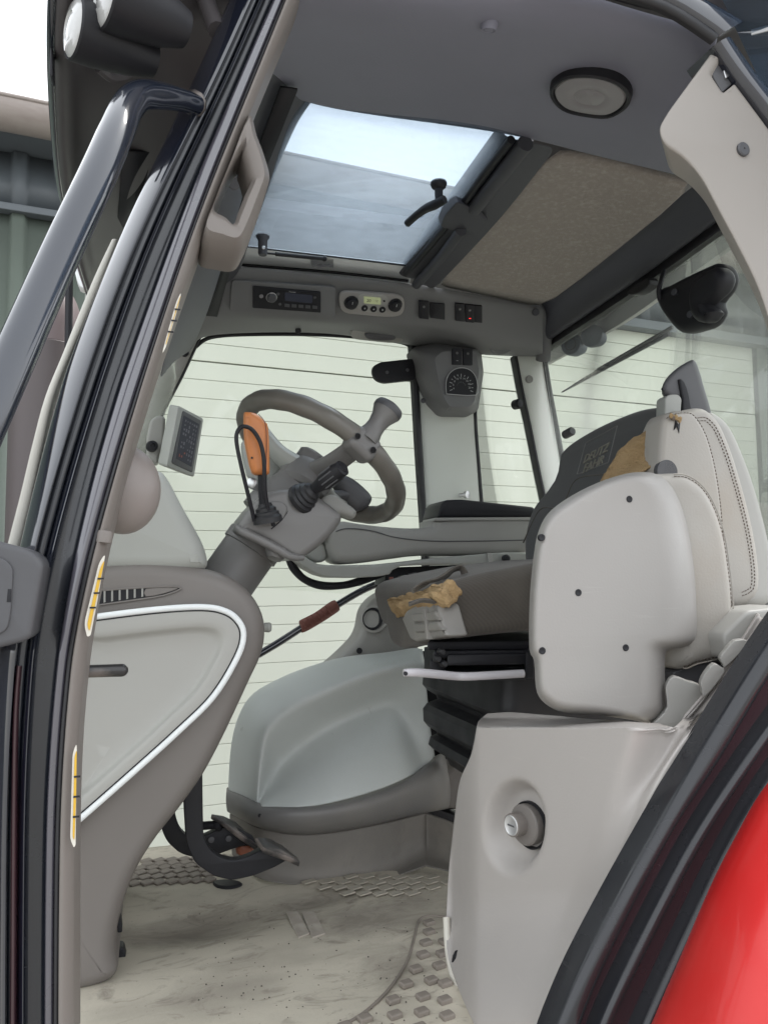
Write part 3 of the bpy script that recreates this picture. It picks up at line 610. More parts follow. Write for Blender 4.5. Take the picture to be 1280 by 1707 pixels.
st('door_pillar_seal', [(792, 600), (789, 690), (795, 780), (800, 840), (806, 900)], [(798, 600), (795, 690), (801, 780), (806, 840), (812, 900)], YF-.004, .004, M['rubber'], cab, deep=.03)
cp_ = st('far_rear_pillar', [(861, 592), (872, 650), (885, 710), (899, 780), (918, 870), (935, 950)], [(902, 580), (912, 640), (923, 700), (936, 770), (952, 860), (966, 950)], YF-.02, .012, M['pillar'], cab, deep=.05)
st('rear_pillar_seal', [(857, 592), (868, 650), (881, 710), (895, 780), (914, 870)], [(864, 592), (874, 650), (887, 710), (901, 780), (920, 870)], YF-.018, .004, M['rubber'], cab, deep=.03)
st('rear_pillar_seal', [(902, 576), (911, 640), (922, 700), (935, 770), (951, 860)], [(909, 582), (918, 640), (929, 700), (942, 770), (958, 860)], YF-.03, .008, M['rubber'], cab, deep=.05)
lathe('pillar_screw_cap', P(882, 632, YF-.032), V((0, -1, 0)), [(.013, -.004), (.013, .003), (.010, .005), (.008, .003), (.0001, .003)], M['grey'], cp_, n=16)
# pillar instrument pod
pod = empty('pillar_instrument', P(745, 640, 2.15), 'grey plastic pod with rev counter dial and two switches on the far door pillar', 'instrument pod')
a = [(686, 580), (720, 568), (800, 570), (806, 620), (797, 684), (786, 691), (738, 690), (718, 668), (702, 628)]
ra = fillet(PP(a, 2.225), .015); rb_ = fillet(PP([(694, 584), (722, 572), (797, 574), (802, 620), (794, 680), (784, 687), (740, 686), (722, 664), (706, 626)], 2.19), .015)
rc = fillet(PP([(722, 596), (736, 584), (794, 584), (799, 620), (791, 672), (782, 680), (748, 680), (736, 660), (728, 628)], 2.13), .012)
rd = [p+V((0, -.004, 0))+(sum(rc, V())/len(rc)-p)*.04 for p in rc]
ra_ = [p+V((0, .06, 0)) for p in ra]
pb_ = loft('pod_body', [ra_, ra, rb_, rc, rd], M['conso'], pod, auto=45)
po2 = P(770, 640, 2.125); pn2 = V((0, -1, 0))
def DP(px, py, h=0): return onplane(px, py, po2, pn2)+pn2*h
gauge = [(743, 657), (742, 640), (746, 626), (756, 616.5), (769, 613.5), (782, 617), (791, 627), (794.5, 641), (792, 659)]
gg = fillet(cr([DP(*p, .004) for p in gauge], 4), 0)
gf = slab('dial_face', gg, -pn2*.006, M['black'], pod, r=.0005, k=1)
tube('dial_rim', [DP(*p, .005) for p in gauge]+[DP(743, 657, .005)], .0013, M['mark'], gf, n=6, sm=3)
gc = DP(768, 645, .0047)
for i in range(13):
    t = R(200-i*18.3); u = V((math.cos(t), 0, math.sin(t))); w = V((0, -1, 0)).cross(u)
    box('dial_tick', gc+u*.036*(1 if i % 2 else .985), (.009 if i % 2 == 0 else .005, .0016, .0006), M['mark'], gf, ax=(u, w, V((0, -1, 0))), bev=0)
for i, s in enumerate(('4', '6', '8', '10', '12', '14', '16', '18', '20')):
    t = R(196-i*25); txt('dial_number', s, gc+V((math.cos(t), 0, math.sin(t)))*.0265+V((0, -.0003, 0)), V((1, 0, 0)), UP, .0085, M['mark'], gf, ext=.0001)
for i in range(7):
    t = R(160-i*23); txt('dial_number', str(1+i), gc+V((math.cos(t), 0, math.sin(t)))*.014+V((0, -.0003, 0)), V((1, 0, 0)), UP, .005, M['markd'], gf, ext=.0001)
rocker(761, 594, 15.5, 27, pod, M['mark'], F=DP, nrm=pn2, sy=.03); rocker(779, 595, 15.5, 27, pod, F=DP, nrm=pn2, sy=.03)
# latch plate on the door pillar
lt = slab('latch_plate', fillet(PP([(622, 610), (634, 603), (690, 597), (694, 632), (640, 638), (626, 632), (621, 620)], 2.245), .012), (0, .02, 0), M['black'], cab, r=.003)
for q in ((645, 620.5), (679, 616.5)): lathe('latch_screw', P(*q, 2.245), V((0, -1, 0)), [(.0055, 0), (.0055, .002), (.0001, .003)], M['dark'], lt, n=10)
lathe('pillar_knob', P(705, 670, 2.25), V((-.3, -1, 0)), [(.004, 0), (.004, .016), (.008, .017), (.008, .022), (.0001, .024)], M['dark'], cab, n=12)
lathe('pillar_stud', P(766, 826, 2.26), V((.6, -1, 0)), [(.007, 0), (.007, .02), (.012, .022), (.012, .032), (.0001, .034)], M['steel'], cab, n=12)
lathe('quarter_latch', P(861, 674, 2.25), V((.3, -1, 0)), [(.016, -.01), (.017, .012), (.012, .018), (.0001, .019)], M['black'], cab, n=16)
lathe('rear_window_knob', PX(947, 722, 1.17), V((.1, -1, .15)), [(.008, -.02), (.013, -.015), (.013, .018), (.010, .022), (.0001, .022)], M['dark'], cab, n=16)
# panes
mk('far_door_pane', PP([(150, 960), (322, 570), (360, 548), (690, 570), (715, 1000)], YF+.015), [(0, 1, 2, 3, 4)], M['glass'], cab, sol=.004)
mk('quarter_pane', PP([(790, 585), (862, 585), (935, 900), (800, 900)], YF+.015), [(0, 1, 2, 3)], M['glass'], cab, sol=.004)
mk('rear_pane', PPX([(900, 560), (1330, 270), (1330, 1010), (960, 960)], 1.245), [(0, 1, 2, 3)], M['glassr'], cab, sol=.004)
wsx = [(-.10, .86, .62), (-.17, 1.2, .66), (-.19, 1.55, .67), (-.17, 1.9, .66), (-.08, 2.26, .62)]
sheet('windscreen', [[V((x+.20, y, z+.03)) for x, y, z in wsx], [V((x+.06, y, .2)) for x, y, z in wsx], [V((x-.14, y, -.35)) for x, y, z in wsx]], M['glass'], cab, sub=1, sol=.004)
# far sill below the windows
# roof shell above everything (keeps the sky out)
rz = P(500, 120, 1.3).z+.07
roof = []
RY = [(.72, -.06), (.80, .02), (1.0, .06), (1.255, .07)]
def roofpiece(x0, x1, ys): 
    return loft('roof_shell', [[V((x, y, rz+z)) for y, z in ys]+[V((x, y, rz+z-.03)) for y, z in reversed(ys)] for x in (x0, x1)], M['under'], cab)
hx0, hx1 = HZ(398, 408).x-.03, HZ(690, 443).x+.16
roofpiece(-.0, 1.42, [(.74, -.02), (.80, .02), (1.0, .05), (1.22, .055)])
roofpiece(-.0, 1.42, [(2.02, .055), (2.2, .04), (2.36, -.01)])
roofpiece(-.0, hx0, [(1.22, .055), (2.02, .055)])
roofpiece(hx1, 1.42, [(1.22, .055), (2.02, .055)])
sheet('roof_side', [[P(*p)+V((0, .012, .004)) for p in ((330, -66, .83), (440, -66, .835), (595, -58, .84), (880, -36, .84), (1060, 14, .835), (1200, 54, .82))],
      [V((x, .70, rz-.09)) for x in (.0, .10, .28, .62, .95, 1.42)], [V((x, .72, rz-.03)) for x in (.0, .10, .28, .62, .95, 1.42)], [V((x, .76, rz-.012)) for x in (.0, .10, .28, .62, .95, 1.42)]], M['under'], cab, sub=2, sol=.004)
# --- near rear door pillar trim
nb = slab('rear_door_pillar_trim', fillet(PP([(1184, 86), (1200, 94), (1184, 122), (1204, 152), (1224, 136), (1290, 225), (1380, 380), (1420, 700), (1330, 760), (1300, 600), (1265, 480), (1227, 405), (1197, 349), (1167, 292), (1137, 259), (1104, 238), (1096, 212), (1112, 184), (1134, 154)], .80),
      [.004, .004, .003, .004, .004, .02, .03, .03, .02, .03, .04, .04, .03, .02, .02, .02, .02, .02, .03]), (.058, .06, 0), M['trim2'], cab, r=.006)
lathe('trim_cap', P(1239, 248, .798), V((0, -1, 0)), [(.0095, -.002), (.0095, .001), (.008, .0022), (.0015, .0022), (.001, .001), (.0001, .001)], M['dark'], nb, n=24)
la = slab('door_striker', fillet(PP([(1184, 118), (1204, 98), (1222, 124), (1222, 138), (1204, 154)], .806), .003), (0, .012, 0), M['dark'], cab, r=.002)
lathe('striker_bolt', P(1206, 108, .806), V((.2, -1, .2)), [(.006, 0), (.006, .004), (.004, .005), (.0001, .005)], M['steel'], la, n=8)
slab('striker_plate', fillet(PP([(1206, 116), (1214, 112), (1218, 124), (1210, 130)], .803), .002), (0, .004, 0), M['steel'], la, r=.001)
# roof side rails above the door
st('roof_rail', [(860, -110), (1000, -66), (1120, -28), (1240, 36)], [(860, -70), (1000, -28), (1110, 6), (1198, 60)], .79, .008, M['gloss'], cab, deep=.005)
st('roof_rail_seal', [(860, -74), (1000, -32), (1110, 3), (1196, 58)], [(860, -60), (1000, -16), (1106, 18), (1188, 70)], .785, .006, M['rubber'], cab, deep=.005)
st('outer_pillar', [(1186, 78), (1224, 134), (1290, 222), (1380, 376), (1440, 600)], [(1214, 66), (1258, 128), (1330, 222), (1420, 376), (1480, 600)], .80, .012, M['gloss'], cab, deep=.05)
# open door: glass swung outwards from that pillar
dr_ = empty('cab_door', P(1300, 235, .78), 'open cab door with tinted glass swung out at the upper right', 'cab door')
h0, h1 = P(1150, -60, .80), P(1330, 330, .80)
od = V((.42, -.5, 0))
dg = mk('door_pane', [h0+V((.03, 0, 0)), h1+V((.03, 0, 0)), h1+od, h0+od], [(0, 1, 2, 3)], M['glassd'], dr_, sol=.005)
slab('door_sticker', [h0.lerp(h1, .30)+od*k+V((.03*(1-k), 0, z))+V((-.004, -.004, 0)) for k, z in ((.02, .006), (.09, .0), (.09, -.008), (.02, -.002))], (.002, .001, 0), M['mark'], dr_, r=.0003, k=1)
# ================================================================ FRONT: dashboard, steering
FZ = P(180, 1642, 1.37).z
YD = 1.36
dash = empty('dashboard', V((P(200, 1500, 1.5).x, 1.55, FZ)), 'taupe and grey dashboard console with a pale side panel edged in white', 'dashboard')
do = [(40, 960), (165, 941), (250, 936), (330, 945), (385, 962), (420, 990), (440, 1025), (444, 1060), (437, 1095), (420, 1132), (398, 1180), (372, 1235), (340, 1295), (300, 1352), (262, 1400), (232, 1447), (212, 1492), (200, 1532), (192, 1572), (192, 1600), (196, 1622), (186, 1640), (160, 1652), (110, 1664), (40, 1676)]
dpts = cr(PP(do, YD), 3, True)
slab('console_body', dpts, (0, .42, 0), M['taupe'], dash, r=.026, k=6)
t_o = [(60, 1043), (155, 1029), (262, 1016), (337, 1012), (376, 1019), (398, 1036), (406, 1060), (395, 1097), (356, 1161), (300, 1217), (225, 1285), (127, 1371), (60, 1426)]
i_o = [(60, 1076), (165, 1062), (262, 1050), (325, 1044), (356, 1046), (370, 1054), (374, 1070), (364, 1098), (332, 1150), (282, 1200), (215, 1262), (127, 1340), (60, 1396)]
TO, IO = cr(PP(t_o, YD-.018), 5, True), cr(PP(i_o, YD-.018), 5, True)
cI = sum(IO, V())/len(IO)
def shr(r, k, d): return [cI+(p-cI)*k+V((0, d, 0)) for p in r]
loft('side_panel', [[p+V((0, .026, 0)) for p in TO], TO, [a.lerp(b, .08)+V((0, -.0015, 0)) for a, b in zip(TO, IO)], [a.lerp(b, .75)+V((0, -.001, 0)) for a, b in zip(TO, IO)], IO, shr(IO, .965, .003), shr(IO, .93, .0085), shr(IO, .88, .0125), shr(IO, .84, .0138), shr(IO, .5, .0142)], M['pale'], dash, cap0=False, auto=60)
tube('panel_trim', [p+V((0, -.001, 0)) for p in TO], .0052, M['white'], dash, n=10, sm=0, closed=True)
pod_o = [(60, 812), (180, 800), (245, 783), (268, 780), (283, 800), (302, 838), (326, 880), (341, 908), (352, 950), (300, 956), (200, 956), (60, 956)]
slab('instrument_hood', fillet(PP(pod_o, YD+.005), [.01, .02, .02, .02, .02, .05, .05, .05, .03, .02, .02, .01]), (0, .40, 0), M['dash'], dash, r=.03, k=6)
tube('panel_gap', [p+V((0, -.0012, 0)) for p in inset(TO, .0062, pnormal(TO))], .0013, M['black'], dash, n=6, sm=0, closed=True)
vo = cr(PP([(120, 990), (190, 983), (250, 979), (285, 978), (302, 981), (272, 993), (220, 1001), (170, 1008), (120, 1014)], YD-.001), 3, True)
vt = slab('air_vent', vo, (0, .01, 0), M['black'], dash, r=.001, k=1)
f0 = None
for i in range(7):
    x = 160+i*12.6; h = 1007-1.9*i
    slab('vent_fin', PP([(x, 986-.9*i), (x+3.4, 985.6-.9*i), (x+3.4, h-1), (x, h)], YD-.0035), (0, .008, 0), M['grey'], vt, r=.0006, k=1)
slab('vent_tip', cr(PP([(243, 981.5), (270, 979.5), (288, 979.5), (297, 981.5), (272, 990), (243, 995)], YD-.0025), 2, True), (0, .006, 0), M['taupe'], vt, r=.001, k=1)
tube('vent_rim', [p+V((0, -.0015, 0)) for p in vo], .0016, M['taupe'], vt, n=6, sm=0, closed=True)
lathe('side_knob', P(447, 1046, 1.5), V((1, -.3, 0)), [(.009, -.01), (.010, .002), (.007, .006), (.0001, .007)], M['dash'], dash, n=12)
# round pod behind the pillar trim
pd = empty('trim_pod', P(215, 815, .93), 'rounded brown grey plastic pod bulging out behind the front pillar trim', 'plastic pod')
pc0 = P(206, 816, .95); rx, rz_ = 60*.95/1.05/1282, 75*.95/1.05/1282
lathe('pod_shell', pc0, V((0, 0, 1)), [(max(1e-4, rx*math.cos(t)), rz_*math.sin(t)*(1 if t > 0 else 1)) for t in [R(-90+10*i) for i in range(19)]], mat('pod_plastic', (.235, .205, .19), .42, .12, 900, .05), pd, n=32)
# short worn rod across the side panel
rod = empty('worn_rod', P(150, 1119, .96), 'short black rod with a worn tip crossing the pale side panel', 'rod')
tube('rod_shaft', [P(60, 1122, .93), P(130, 1120, .955), P(190, 1118, .965), P(206, 1117.5, .967), P(213, 1117, .968)], [.0072, .0072, .0074, .0072, .003], M['worn'], rod, n=14)
# terminal
trm = empty('terminal', P(300, 735, 1.86), 'grey tilted display terminal with dark screen on a bracket beside the windscreen', 'display')
q = [P(298, 676, 1.80), P(340, 698, 1.90), P(324, 796, 1.90), P(278, 778, 1.80)]
tb = P(282, 673, 1.835)-P(298, 676, 1.80)
slab('terminal_body', fillet(q, .008), tb, M['dash'], trm, r=.004)
qn = pnormal(q)
if qn.dot(q[0]) > 0: qn = -qn
tc = sum(q, V())/4
def TP(px, py, h=0): return onplane(px, py, tc, qn)+qn*h
slab('terminal_bezel', fillet([TP(*p, .002) for p in ((304, 684), (335, 701), (320, 788), (286, 772))], .006), -qn*.004, M['dark'], trm, r=.0015, k=2)
scn = slab('screen', fillet([TP(*p, .0026) for p in ((305, 692), (331, 707), (318, 778), (292, 764))], .002), -qn*.002, M['screen'], trm, r=.0003, k=1)
tr_r, tr_u = (q[1]-q[0]).normalized(), (q[0]-q[3]).normalized()
random.seed(3)
cl3 = [mat('screen_grey', (.07, .07, .08), .3, emit=(.25, .25, .3, .05)), mat('screen_red', (.16, .05, .035), .3, emit=(.5, .12, .08, .06)), mat('screen_blue', (.04, .06, .09), .3, emit=(.1, .15, .3, .05))]
for i in range(6):
    for j in range(9):
        if random.random() < .72:
            px = 308+i*3.6-j*1.35; py = 701+i*2+j*7.2
            box('screen_icon', TP(px, py, .0032), (random.uniform(.003, .007), random.uniform(.003, .008), .0003), cl3[0] if j < 7 or i > 2 else cl3[1], scn, ax=(tr_r, tr_u, qn), bev=0)
slab('terminal_bracket', fillet(PP([(250, 700), (262, 691), (276, 694), (274, 742), (262, 774), (244, 762), (244, 730)], 1.86), .008), (0, .05, 0), M['grey'], trm, r=.008)
lathe('bracket_knob', P(253, 744, 1.85), V((.2, -1, 0)), [(.012, -.01), (.0135, 0), (.012, .012), (.006, .014), (.005, .008), (.0001, .008)], M['black'], trm, n=16)
# ---------------- steering column
YS = 1.55
sA, sB = P(350, 1010, YS), P(520, 770, YS); ax_ = (sB-sA).normalized()
colm = empty('steering_column', sA, 'grey steering column with shroud rising from the dashboard', 'steering column')
def onax(px, py): return onplane(px, py, sA, V((0, 1, 0)))
b0 = onax(368, 985)
def alen(px, py): return (onax(px, py)-sA).dot(ax_)
def AX(l): return sA+ax_*l
pxm = 1.55/1.0/1282
lathe('column_boot', AX(alen(352, 1005)), ax_, [(.085, -.03), (.08, .0), (.068, .022), (.062, .026), (.055, .026)], M['dash'], colm, n=32)
L0 = alen(352, 1005)
lathe('column_tube', AX(L0), ax_, [(.055, 0), (.055, .125), (.059, .127), (.059, .15), (.05, .155)], M['steer'], colm, n=36)
sh_o = [(396, 880), (404, 864), (430, 832), (452, 818), (490, 814), (516, 820), (545, 836), (570, 858), (566, 876), (540, 905), (506, 930), (486, 930), (462, 915), (430, 896), (404, 888)]
slab('column_shroud', cr(PP(sh_o, 1.43), 3, True), (0, .20, 0), M['steer'], colm, r=.016, k=6)
slab('shroud_plate', cr(PP([(424, 868), (428, 846), (446, 836), (470, 836), (480, 848), (470, 868), (446, 878)], 1.428), 3, True), (0, .02, 0), M['steer'], colm, r=.004)
tube('shroud_seam', [P(474, 838, 1.437), P(482, 846, 1.432), P(470, 866, 1.430), P(452, 882, 1.43)], .0012, M['black'], colm, n=6)
tube('shroud_seam', [P(488, 836, 1.436), P(520, 850, 1.432), P(527, 870, 1.432), P(524, 900, 1.434)], .0011, M['dark'], colm, n=6)
tube('shroud_lip', [P(396, 878, 1.45), P(404, 886, 1.432), P(430, 898, 1.428), (P(460, 914, 1.428)), P(486, 928, 1.43), P(506, 930, 1.435)], [.006, .0085, .0085, .0085, .0075, .005], M['steer'], colm)
lathe('shroud_boss', P(462, 916, 1.455), V((-.35, -.3, -1)), [(.022, -.02), (.022, .006), (.0175, .014), (.014, .02), (.0001, .021)], M['steer'], colm, n=20)
L1 = alen(448, 865)
lathe('column_neck', AX(L1), ax_, [(.066, 0), (.064, .03), (.055, .055), (.05, .075), (.045, .09), (.045, .115), (.036, .12), (.036, .16), (.03, .165), (.0001, .166)], M['steer'], colm, n=36)
# ---------------- steering wheel
wc = P(533, 768, 1.55); wnm = (ax_+V((0, .20, 0))).normalized()
whl = empty('steering_wheel', wc, 'dark grey four-grip steering wheel with a clamped spinner knob', 'steering wheel')
whl['label'] = 'dark grey steering wheel with moulded finger grips and a clamped spinner knob'
e1 = (onplane(665, 864, wc, wnm)-wc).normalized(); e2 = wnm.cross(e1)
RW = 148*1.55/1.0/1282
NW = 264
rr_ = [0.0197+.0006*math.sin(i/NW*2*math.pi*20) for i in range(NW)]
tube('rim', [wc+(e1*math.cos(t)+e2*math.sin(t))*RW for t in [2*math.pi*i/NW for i in range(NW)]], rr_, M['rim'], whl, n=18, sm=0, closed=True)
hubp = wc-wnm*.04
lathe('hub', hubp-wnm*.03, wnm, [(.04, -.01), (.05, 0), (.052, .03), (.045, .045), (.02, .052), (.0001, .052)], M['steer'], whl, n=28)
def spoke(px, py, w, m=M['steer'], f=.95):
    d = (onplane(px, py, wc, wnm)-wc).normalized(); a = hubp+d*.03; b = wc+d*RW*f
    tube('spoke', [a, a.lerp(b, .35)-wnm*.008, a.lerp(b, .75)-wnm*.002, b], [w*1.25, w, w*.9, w*.95], m, whl, n=16, flat=wnm)
    return b
spoke(590, 745, .024); spoke(600, 880, .030, M['dash']); spoke(420, 700, .030, M['dash'])
kd = (onplane(590, 745, wc, wnm)-wc).normalized(); kc = wc+kd*RW
td = wnm.cross(kd)
cl_ = box('knob_clamp', kc-wnm*.004+kd*(-.004), (.048, .062, .05), M['steer'], whl, ax=(kd, td, wnm), bev=.014, seg=4)
for s in (-1, 1): lathe('clamp_screw', kc+td*.02*s-kd*.0+V((0, -.026, 0))-wnm*.006, (V((0, -1, 0))-wnm*.5), [(.0055, -.006), (.0055, .002), (.004, .002), (.004, -.002), (.0001, -.002)], M['black'], cl_, n=12)
kx = (P(630, 686, 1.40)-P(592, 738, 1.40)).normalized()
ko = kc+kx*.018
lathe('spinner_knob', ko, kx, [(.024, -.01), (.0225, .002), (.019, .014), (.018, .026), (.021, .042), (.027, .055), (.0285, .062), (.0285, .066), (.026, .071), (.018, .075), (.0001, .077)], M['steer'], whl, n=28)
lathe('knob_cap', ko, kx, [(.0288, .058), (.0295, .062), (.0295, .067), (.027, .0725), (.018, .0765), (.0001, .0785)], M['dark'], whl, n=28, cap0=False)
# ---------------- shuttle lever
slv = empty('shuttle_lever', P(441, 855, 1.40), 'orange handled lever with black boot and wire guard on the steering column', 'lever')
ko_ = [(408, 689), (412, 685), (427, 687), (441, 699), (449, 713), (451, 777), (449, 789), (436, 790), (422, 786), (413, 752), (409, 727)]
slab('lever_knob', fillet(cr(PP(ko_, 1.385), 3, True), .002), (0, .034, 0), M['orange'], slv, r=.012, k=5)
tube('knob_seam', [P(431, 690, 1.3845), P(442, 706, 1.3843), P(444.5, 740, 1.3843), P(443, 786, 1.3845)], .0007, M['brown'], slv, n=5)
lathe('knob_dimple', P(420, 763, 1.386), V((0, -1, 0)), [(.002, -.002), (.002, .0012), (.0001, .0012)], M['black'], slv, n=10)
tube('lever_stalk', [P(437, 786, 1.405), P(438, 820, 1.41), P(441, 852, 1.415)], [.0085, .008, .0095], M['black'], slv, n=14)
lathe('lever_boot', P(446, 866, 1.415), (P(438, 820, 1.41)-P(446, 866, 1.415)), [(.027, -.006), (.027, .004), (.0235, .008), (.0235, .013), (.019, .015), (.019, .021), (.014, .024), (.012, .03), (.0001, .031)], M['rubber'], slv, n=24)
tube('wire_guard', [P(424, 868, 1.41), P(415, 830, 1.39), P(404, 785, 1.375), P(395, 742, 1.37), P(395, 722, 1.37), P(404, 711, 1.37), P(420, 716, 1.37), P(434, 738, 1.37), P(440, 768, 1.37), P(441, 810, 1.38), P(446, 845, 1.395), P(456, 876, 1.41)], .0038, M['black'], slv, n=10)
# ---------------- stalk
stk = empty('stalk_lever', P(520, 825, 1.42), 'black ribbed stalk lever pointing up right from the column', 'stalk')
s_a, s_b = P(510, 826, 1.43), P(571, 780, 1.36); s_d = (s_b-s_a)
sl_ = s_d.length
lathe('stalk_grip', s_a, s_d, [(.010, 0), (.0105, sl_*.25), (.0135, sl_*.42), (.0165, sl_*.5), (.0172, sl_*.86), (.0155, sl_*.93), (.0155, sl_), (.011, sl_+.002), (.010, sl_+.004), (.0001, sl_+.004)], M['black'], stk, n=24)
for i in range(10):
    t = 2*math.pi*i/10; u = s_d.orthogonal().normalized(); w = s_d.normalized().cross(u)
    tube('grip_rib', [s_a+s_d*k+(u*math.cos(t)+w*math.sin(t))*.0168 for k in (.52, .84)], .0016, M['dark'], stk, sm=0, n=6)
s_n = s_d.normalized()
lathe('stalk_boot', s_a-s_n*.012, s_n, [(.03, -.005), (.03, .004), (.026, .008), (.027, .012), (.022, .016), (.023, .021), (.018, .025), (.018, .03), (.012, .036), (.0001, .037)], M['rubber'], stk, n=24)
# second lever behind the wheel
lv2 = empty('retarder_lever', P(590, 820, 1.62), 'dark grey paddle lever behind the lower rim of the steering wheel', 'lever')
slab('paddle', cr(PP([(556, 800), (568, 790), (590, 796), (616, 818), (623, 832), (612, 848), (594, 851), (578, 838), (566, 820)], 1.60), 3, True), (0, .05, 0), M['dark'], lv2, r=.018, k=5)
tube('paddle_arm', [P(520, 830, 1.58), P(560, 826, 1.6), P(590, 826, 1.62)], .012, M['dark'], lv2)
slab('wheel_lever_base', cr(PP([(536, 850), (542, 828), (560, 824), (580, 838), (596, 852), (590, 864), (570, 858), (552, 862)], 1.48), 3, True), (0, .04, 0), M['grey'], colm, r=.012, k=4)
slab('column_bracket', cr(PP([(404, 742), (414, 730), (452, 724), (462, 736), (470, 776), (456, 800), (430, 806), (414, 790)], 1.60), 3, True), (0, .04, 0), M['dash'], colm, r=.01, k=4)
key = lathe('ignition_lock', P(421, 806, 1.50), V((-.6, -1, .1)), [(.011, -.02), (.011, .006), (.008, .008), (.0001, .008)], M['steel'], colm, n=14)
# ================================================================ SEATS
def stitches(name, pts, e, r, i, par, n, step=.0068, ln=.004, w=.0011, span=(0, 1), m=None):
    """short thread dashes, joined: far too small to pick apart"""
    rg = inset(pts, i, n); N = len(rg); a0, a1 = int(span[0]*N), int(span[1]*N)
    d = r-math.sqrt(max(0, r*r-max(0, r-i)**2)); path = [p+e*(d-.0004) for p in rg[a0:a1]]
    vs, fs = [], []; acc = 0
    for a, b in zip(path, path[1:]):
        t = b-a; L = t.length
        if L < 1e-7: continue
        t /= L; s = t.cross(e)
        k = -acc
        while k < L:
            if k >= 0:
                p = a+t*k; o = len(vs)
                vs += [p-s*w*.5-e*.0008, p+s*w*.5-e*.0008, p+t*ln+s*w*.5-e*.0008, p+t*ln-s*w*.5-e*.0008, p-s*w*.5+e*.001, p+s*w*.5+e*.001, p+t*ln+s*w*.5+e*.001, p+t*ln-s*w*.5+e*.001]
                fs += [(o, o+1, o+2, o+3), (o, o+1, o+5, o+4), (o+1, o+2, o+6, o+5), (o+2, o+3, o+7, o+6), (o+3, o, o+4, o+7)]
            k += step
        acc = L-(k-step)
    o = mk(name, vs, fs, m or M['stitch'], par, auto=0, fix=False); o['kind'] = 'stuff'; return o
# passenger seat: folded up, its plastic underside towards the door
ps = empty('passenger_seat', P(1020, 1195, 1.0), 'folded up passenger seat showing its pale plastic underside with five screws', 'passenger seat')
so = [(882, 1082), (882, 1018), (885, 967), (892, 908), (902, 874), (919, 850), (953, 826), (995, 805), (1033, 792), (1062, 787), (1090, 789), (1114, 804), (1133, 836), (1147, 884), (1157, 950), (1161, 1018), (1161, 1054), (1155, 1070), (1139, 1079), (1116, 1083), (1109, 1092), (1108, 1112), (1109, 1140), (1111, 1176), (1105, 1192), (1094, 1203), (1080, 1206), (1050, 1200), (1000, 1193), (950, 1189), (924, 1183), (902, 1167), (893, 1146), (890, 1102)]
SO = cr([V((x, y, 0)) for x, y in so], 3, True); sn = pnormal(SO)
def sring(i, d, sx): return [P(p.x-max(0, (p.x-960)/200)*sx, p.y, 1.03+d) for p in inset(SO, i, sn)]
loft('seat_shell', [sring(0, 0, 0), sring(1, -.012, 1), sring(3, -.035, 7), sring(6, -.052, 17), sring(10, -.061, 28), sring(15, -.064, 36), sring(19, -.0645, 40)], M['light'], ps, auto=60)
for q in ((1049, 832), (903, 896), (964, 988), (904, 1085), (1043, 1080)):
    c = P(*q, .9650); lathe('shell_screw', c, V((0, -1, 0)), [(.0050, -.004), (.0050, .0004), (.0042, .0007), (.0030, .0004), (.0028, .0003), (.0001, .0003)], M['black'], ps, n=14)
cu_o = [(960, 1060), (960, 940), (970, 890), (1000, 840), (1040, 795), (1100, 790), (1130, 791), (1157, 808), (1178, 839), (1195, 887), (1205, 949), (1210, 1001), (1210, 1060), (1201, 1084), (1184, 1099), (1150, 1108), (1129, 1116), (1112, 1108), (1100, 1090), (1040, 1090)]
CU = [p+V((0, -.030, 0)) for p in cr(PP(cu_o, 1.066), 4, True)]
slab('seat_cushion', CU, (0, .10, 0), M['leather'], ps, r=.030, k=6)
cn = pnormal(CU)
stitches('seam_stitching', CU, V((0, 1, 0)), .03, .0075, ps, cn, span=(.27, .83))
tube('cushion_piping', [p+V((0, .010, 0)) for p in inset(CU, .0035, cn)][len(CU)*27//100:len(CU)*83//100], .0012, M['leather'], ps, n=6, sm=0)
slab('seat_bracket', fillet(PP([(1120, 1120), (1190, 1100), (1210, 1108), (1180, 1150), (1130, 1150)], 1.06), .01), (0, .08, 0), M['dark'], ps, r=.004)
# driver seat
ds_ = empty('driver_seat', P(800, 1300, 1.5), 'worn driver seat with torn fabric, yellow foam showing and pale leather side', 'driver seat')
cs = fillet(PP([(734, 988), (748, 972), (800, 957), (890, 939), (1010, 925), (1010, 1050), (880, 1054), (806, 1061), (756, 1068), (742, 1030)], 1.22), [.01, .02, .02, .02, .02, .02, .02, .03, .02, .02])
slab('cushion', cs, (0, .42, 0), M['fabric'], ds_, r=.024, k=6)
slab('cushion_front', cr(PPX([(641, 1006), (652, 999), (690, 1002), (722, 1004), (718, 1068), (686, 1077), (662, 1080), (647, 1062)], .480), 3, True), (.04, 0, 0), M['fabric'], ds_, r=.012, k=4)
pf = slab('cushion_end_cover', fillet(PPX([(669, 1032), (676, 1018), (690, 1010), (728, 1006), (743, 1061), (692, 1070), (683, 1066)], .458), .006), (.04, 0, 0), M['cover'], ds_, r=.006)
for y in (1024, 1041):
    slab('cover_groove', fillet(PPX([(684+(y-1024)*.2, y), (724+(y-1024)*.3, y-5), (731+(y-1024)*.3, y+10), (688+(y-1024)*.2, y+14)], .453), .004), (.012, 0, 0), M['cover'], pf, r=.004)
slab('cover_rib', PPX([(704, 1016), (707, 1016), (712, 1066), (709, 1066)], .450), (.02, 0, 0), M['cover'], pf, r=.001)
def rag(pts, n, amp, seed):
    random.seed(seed); p = cr(pts, n, True); return [q+V((random.uniform(-amp, amp), random.uniform(-amp, amp)*.4, random.uniform(-amp, amp))) for q in p]
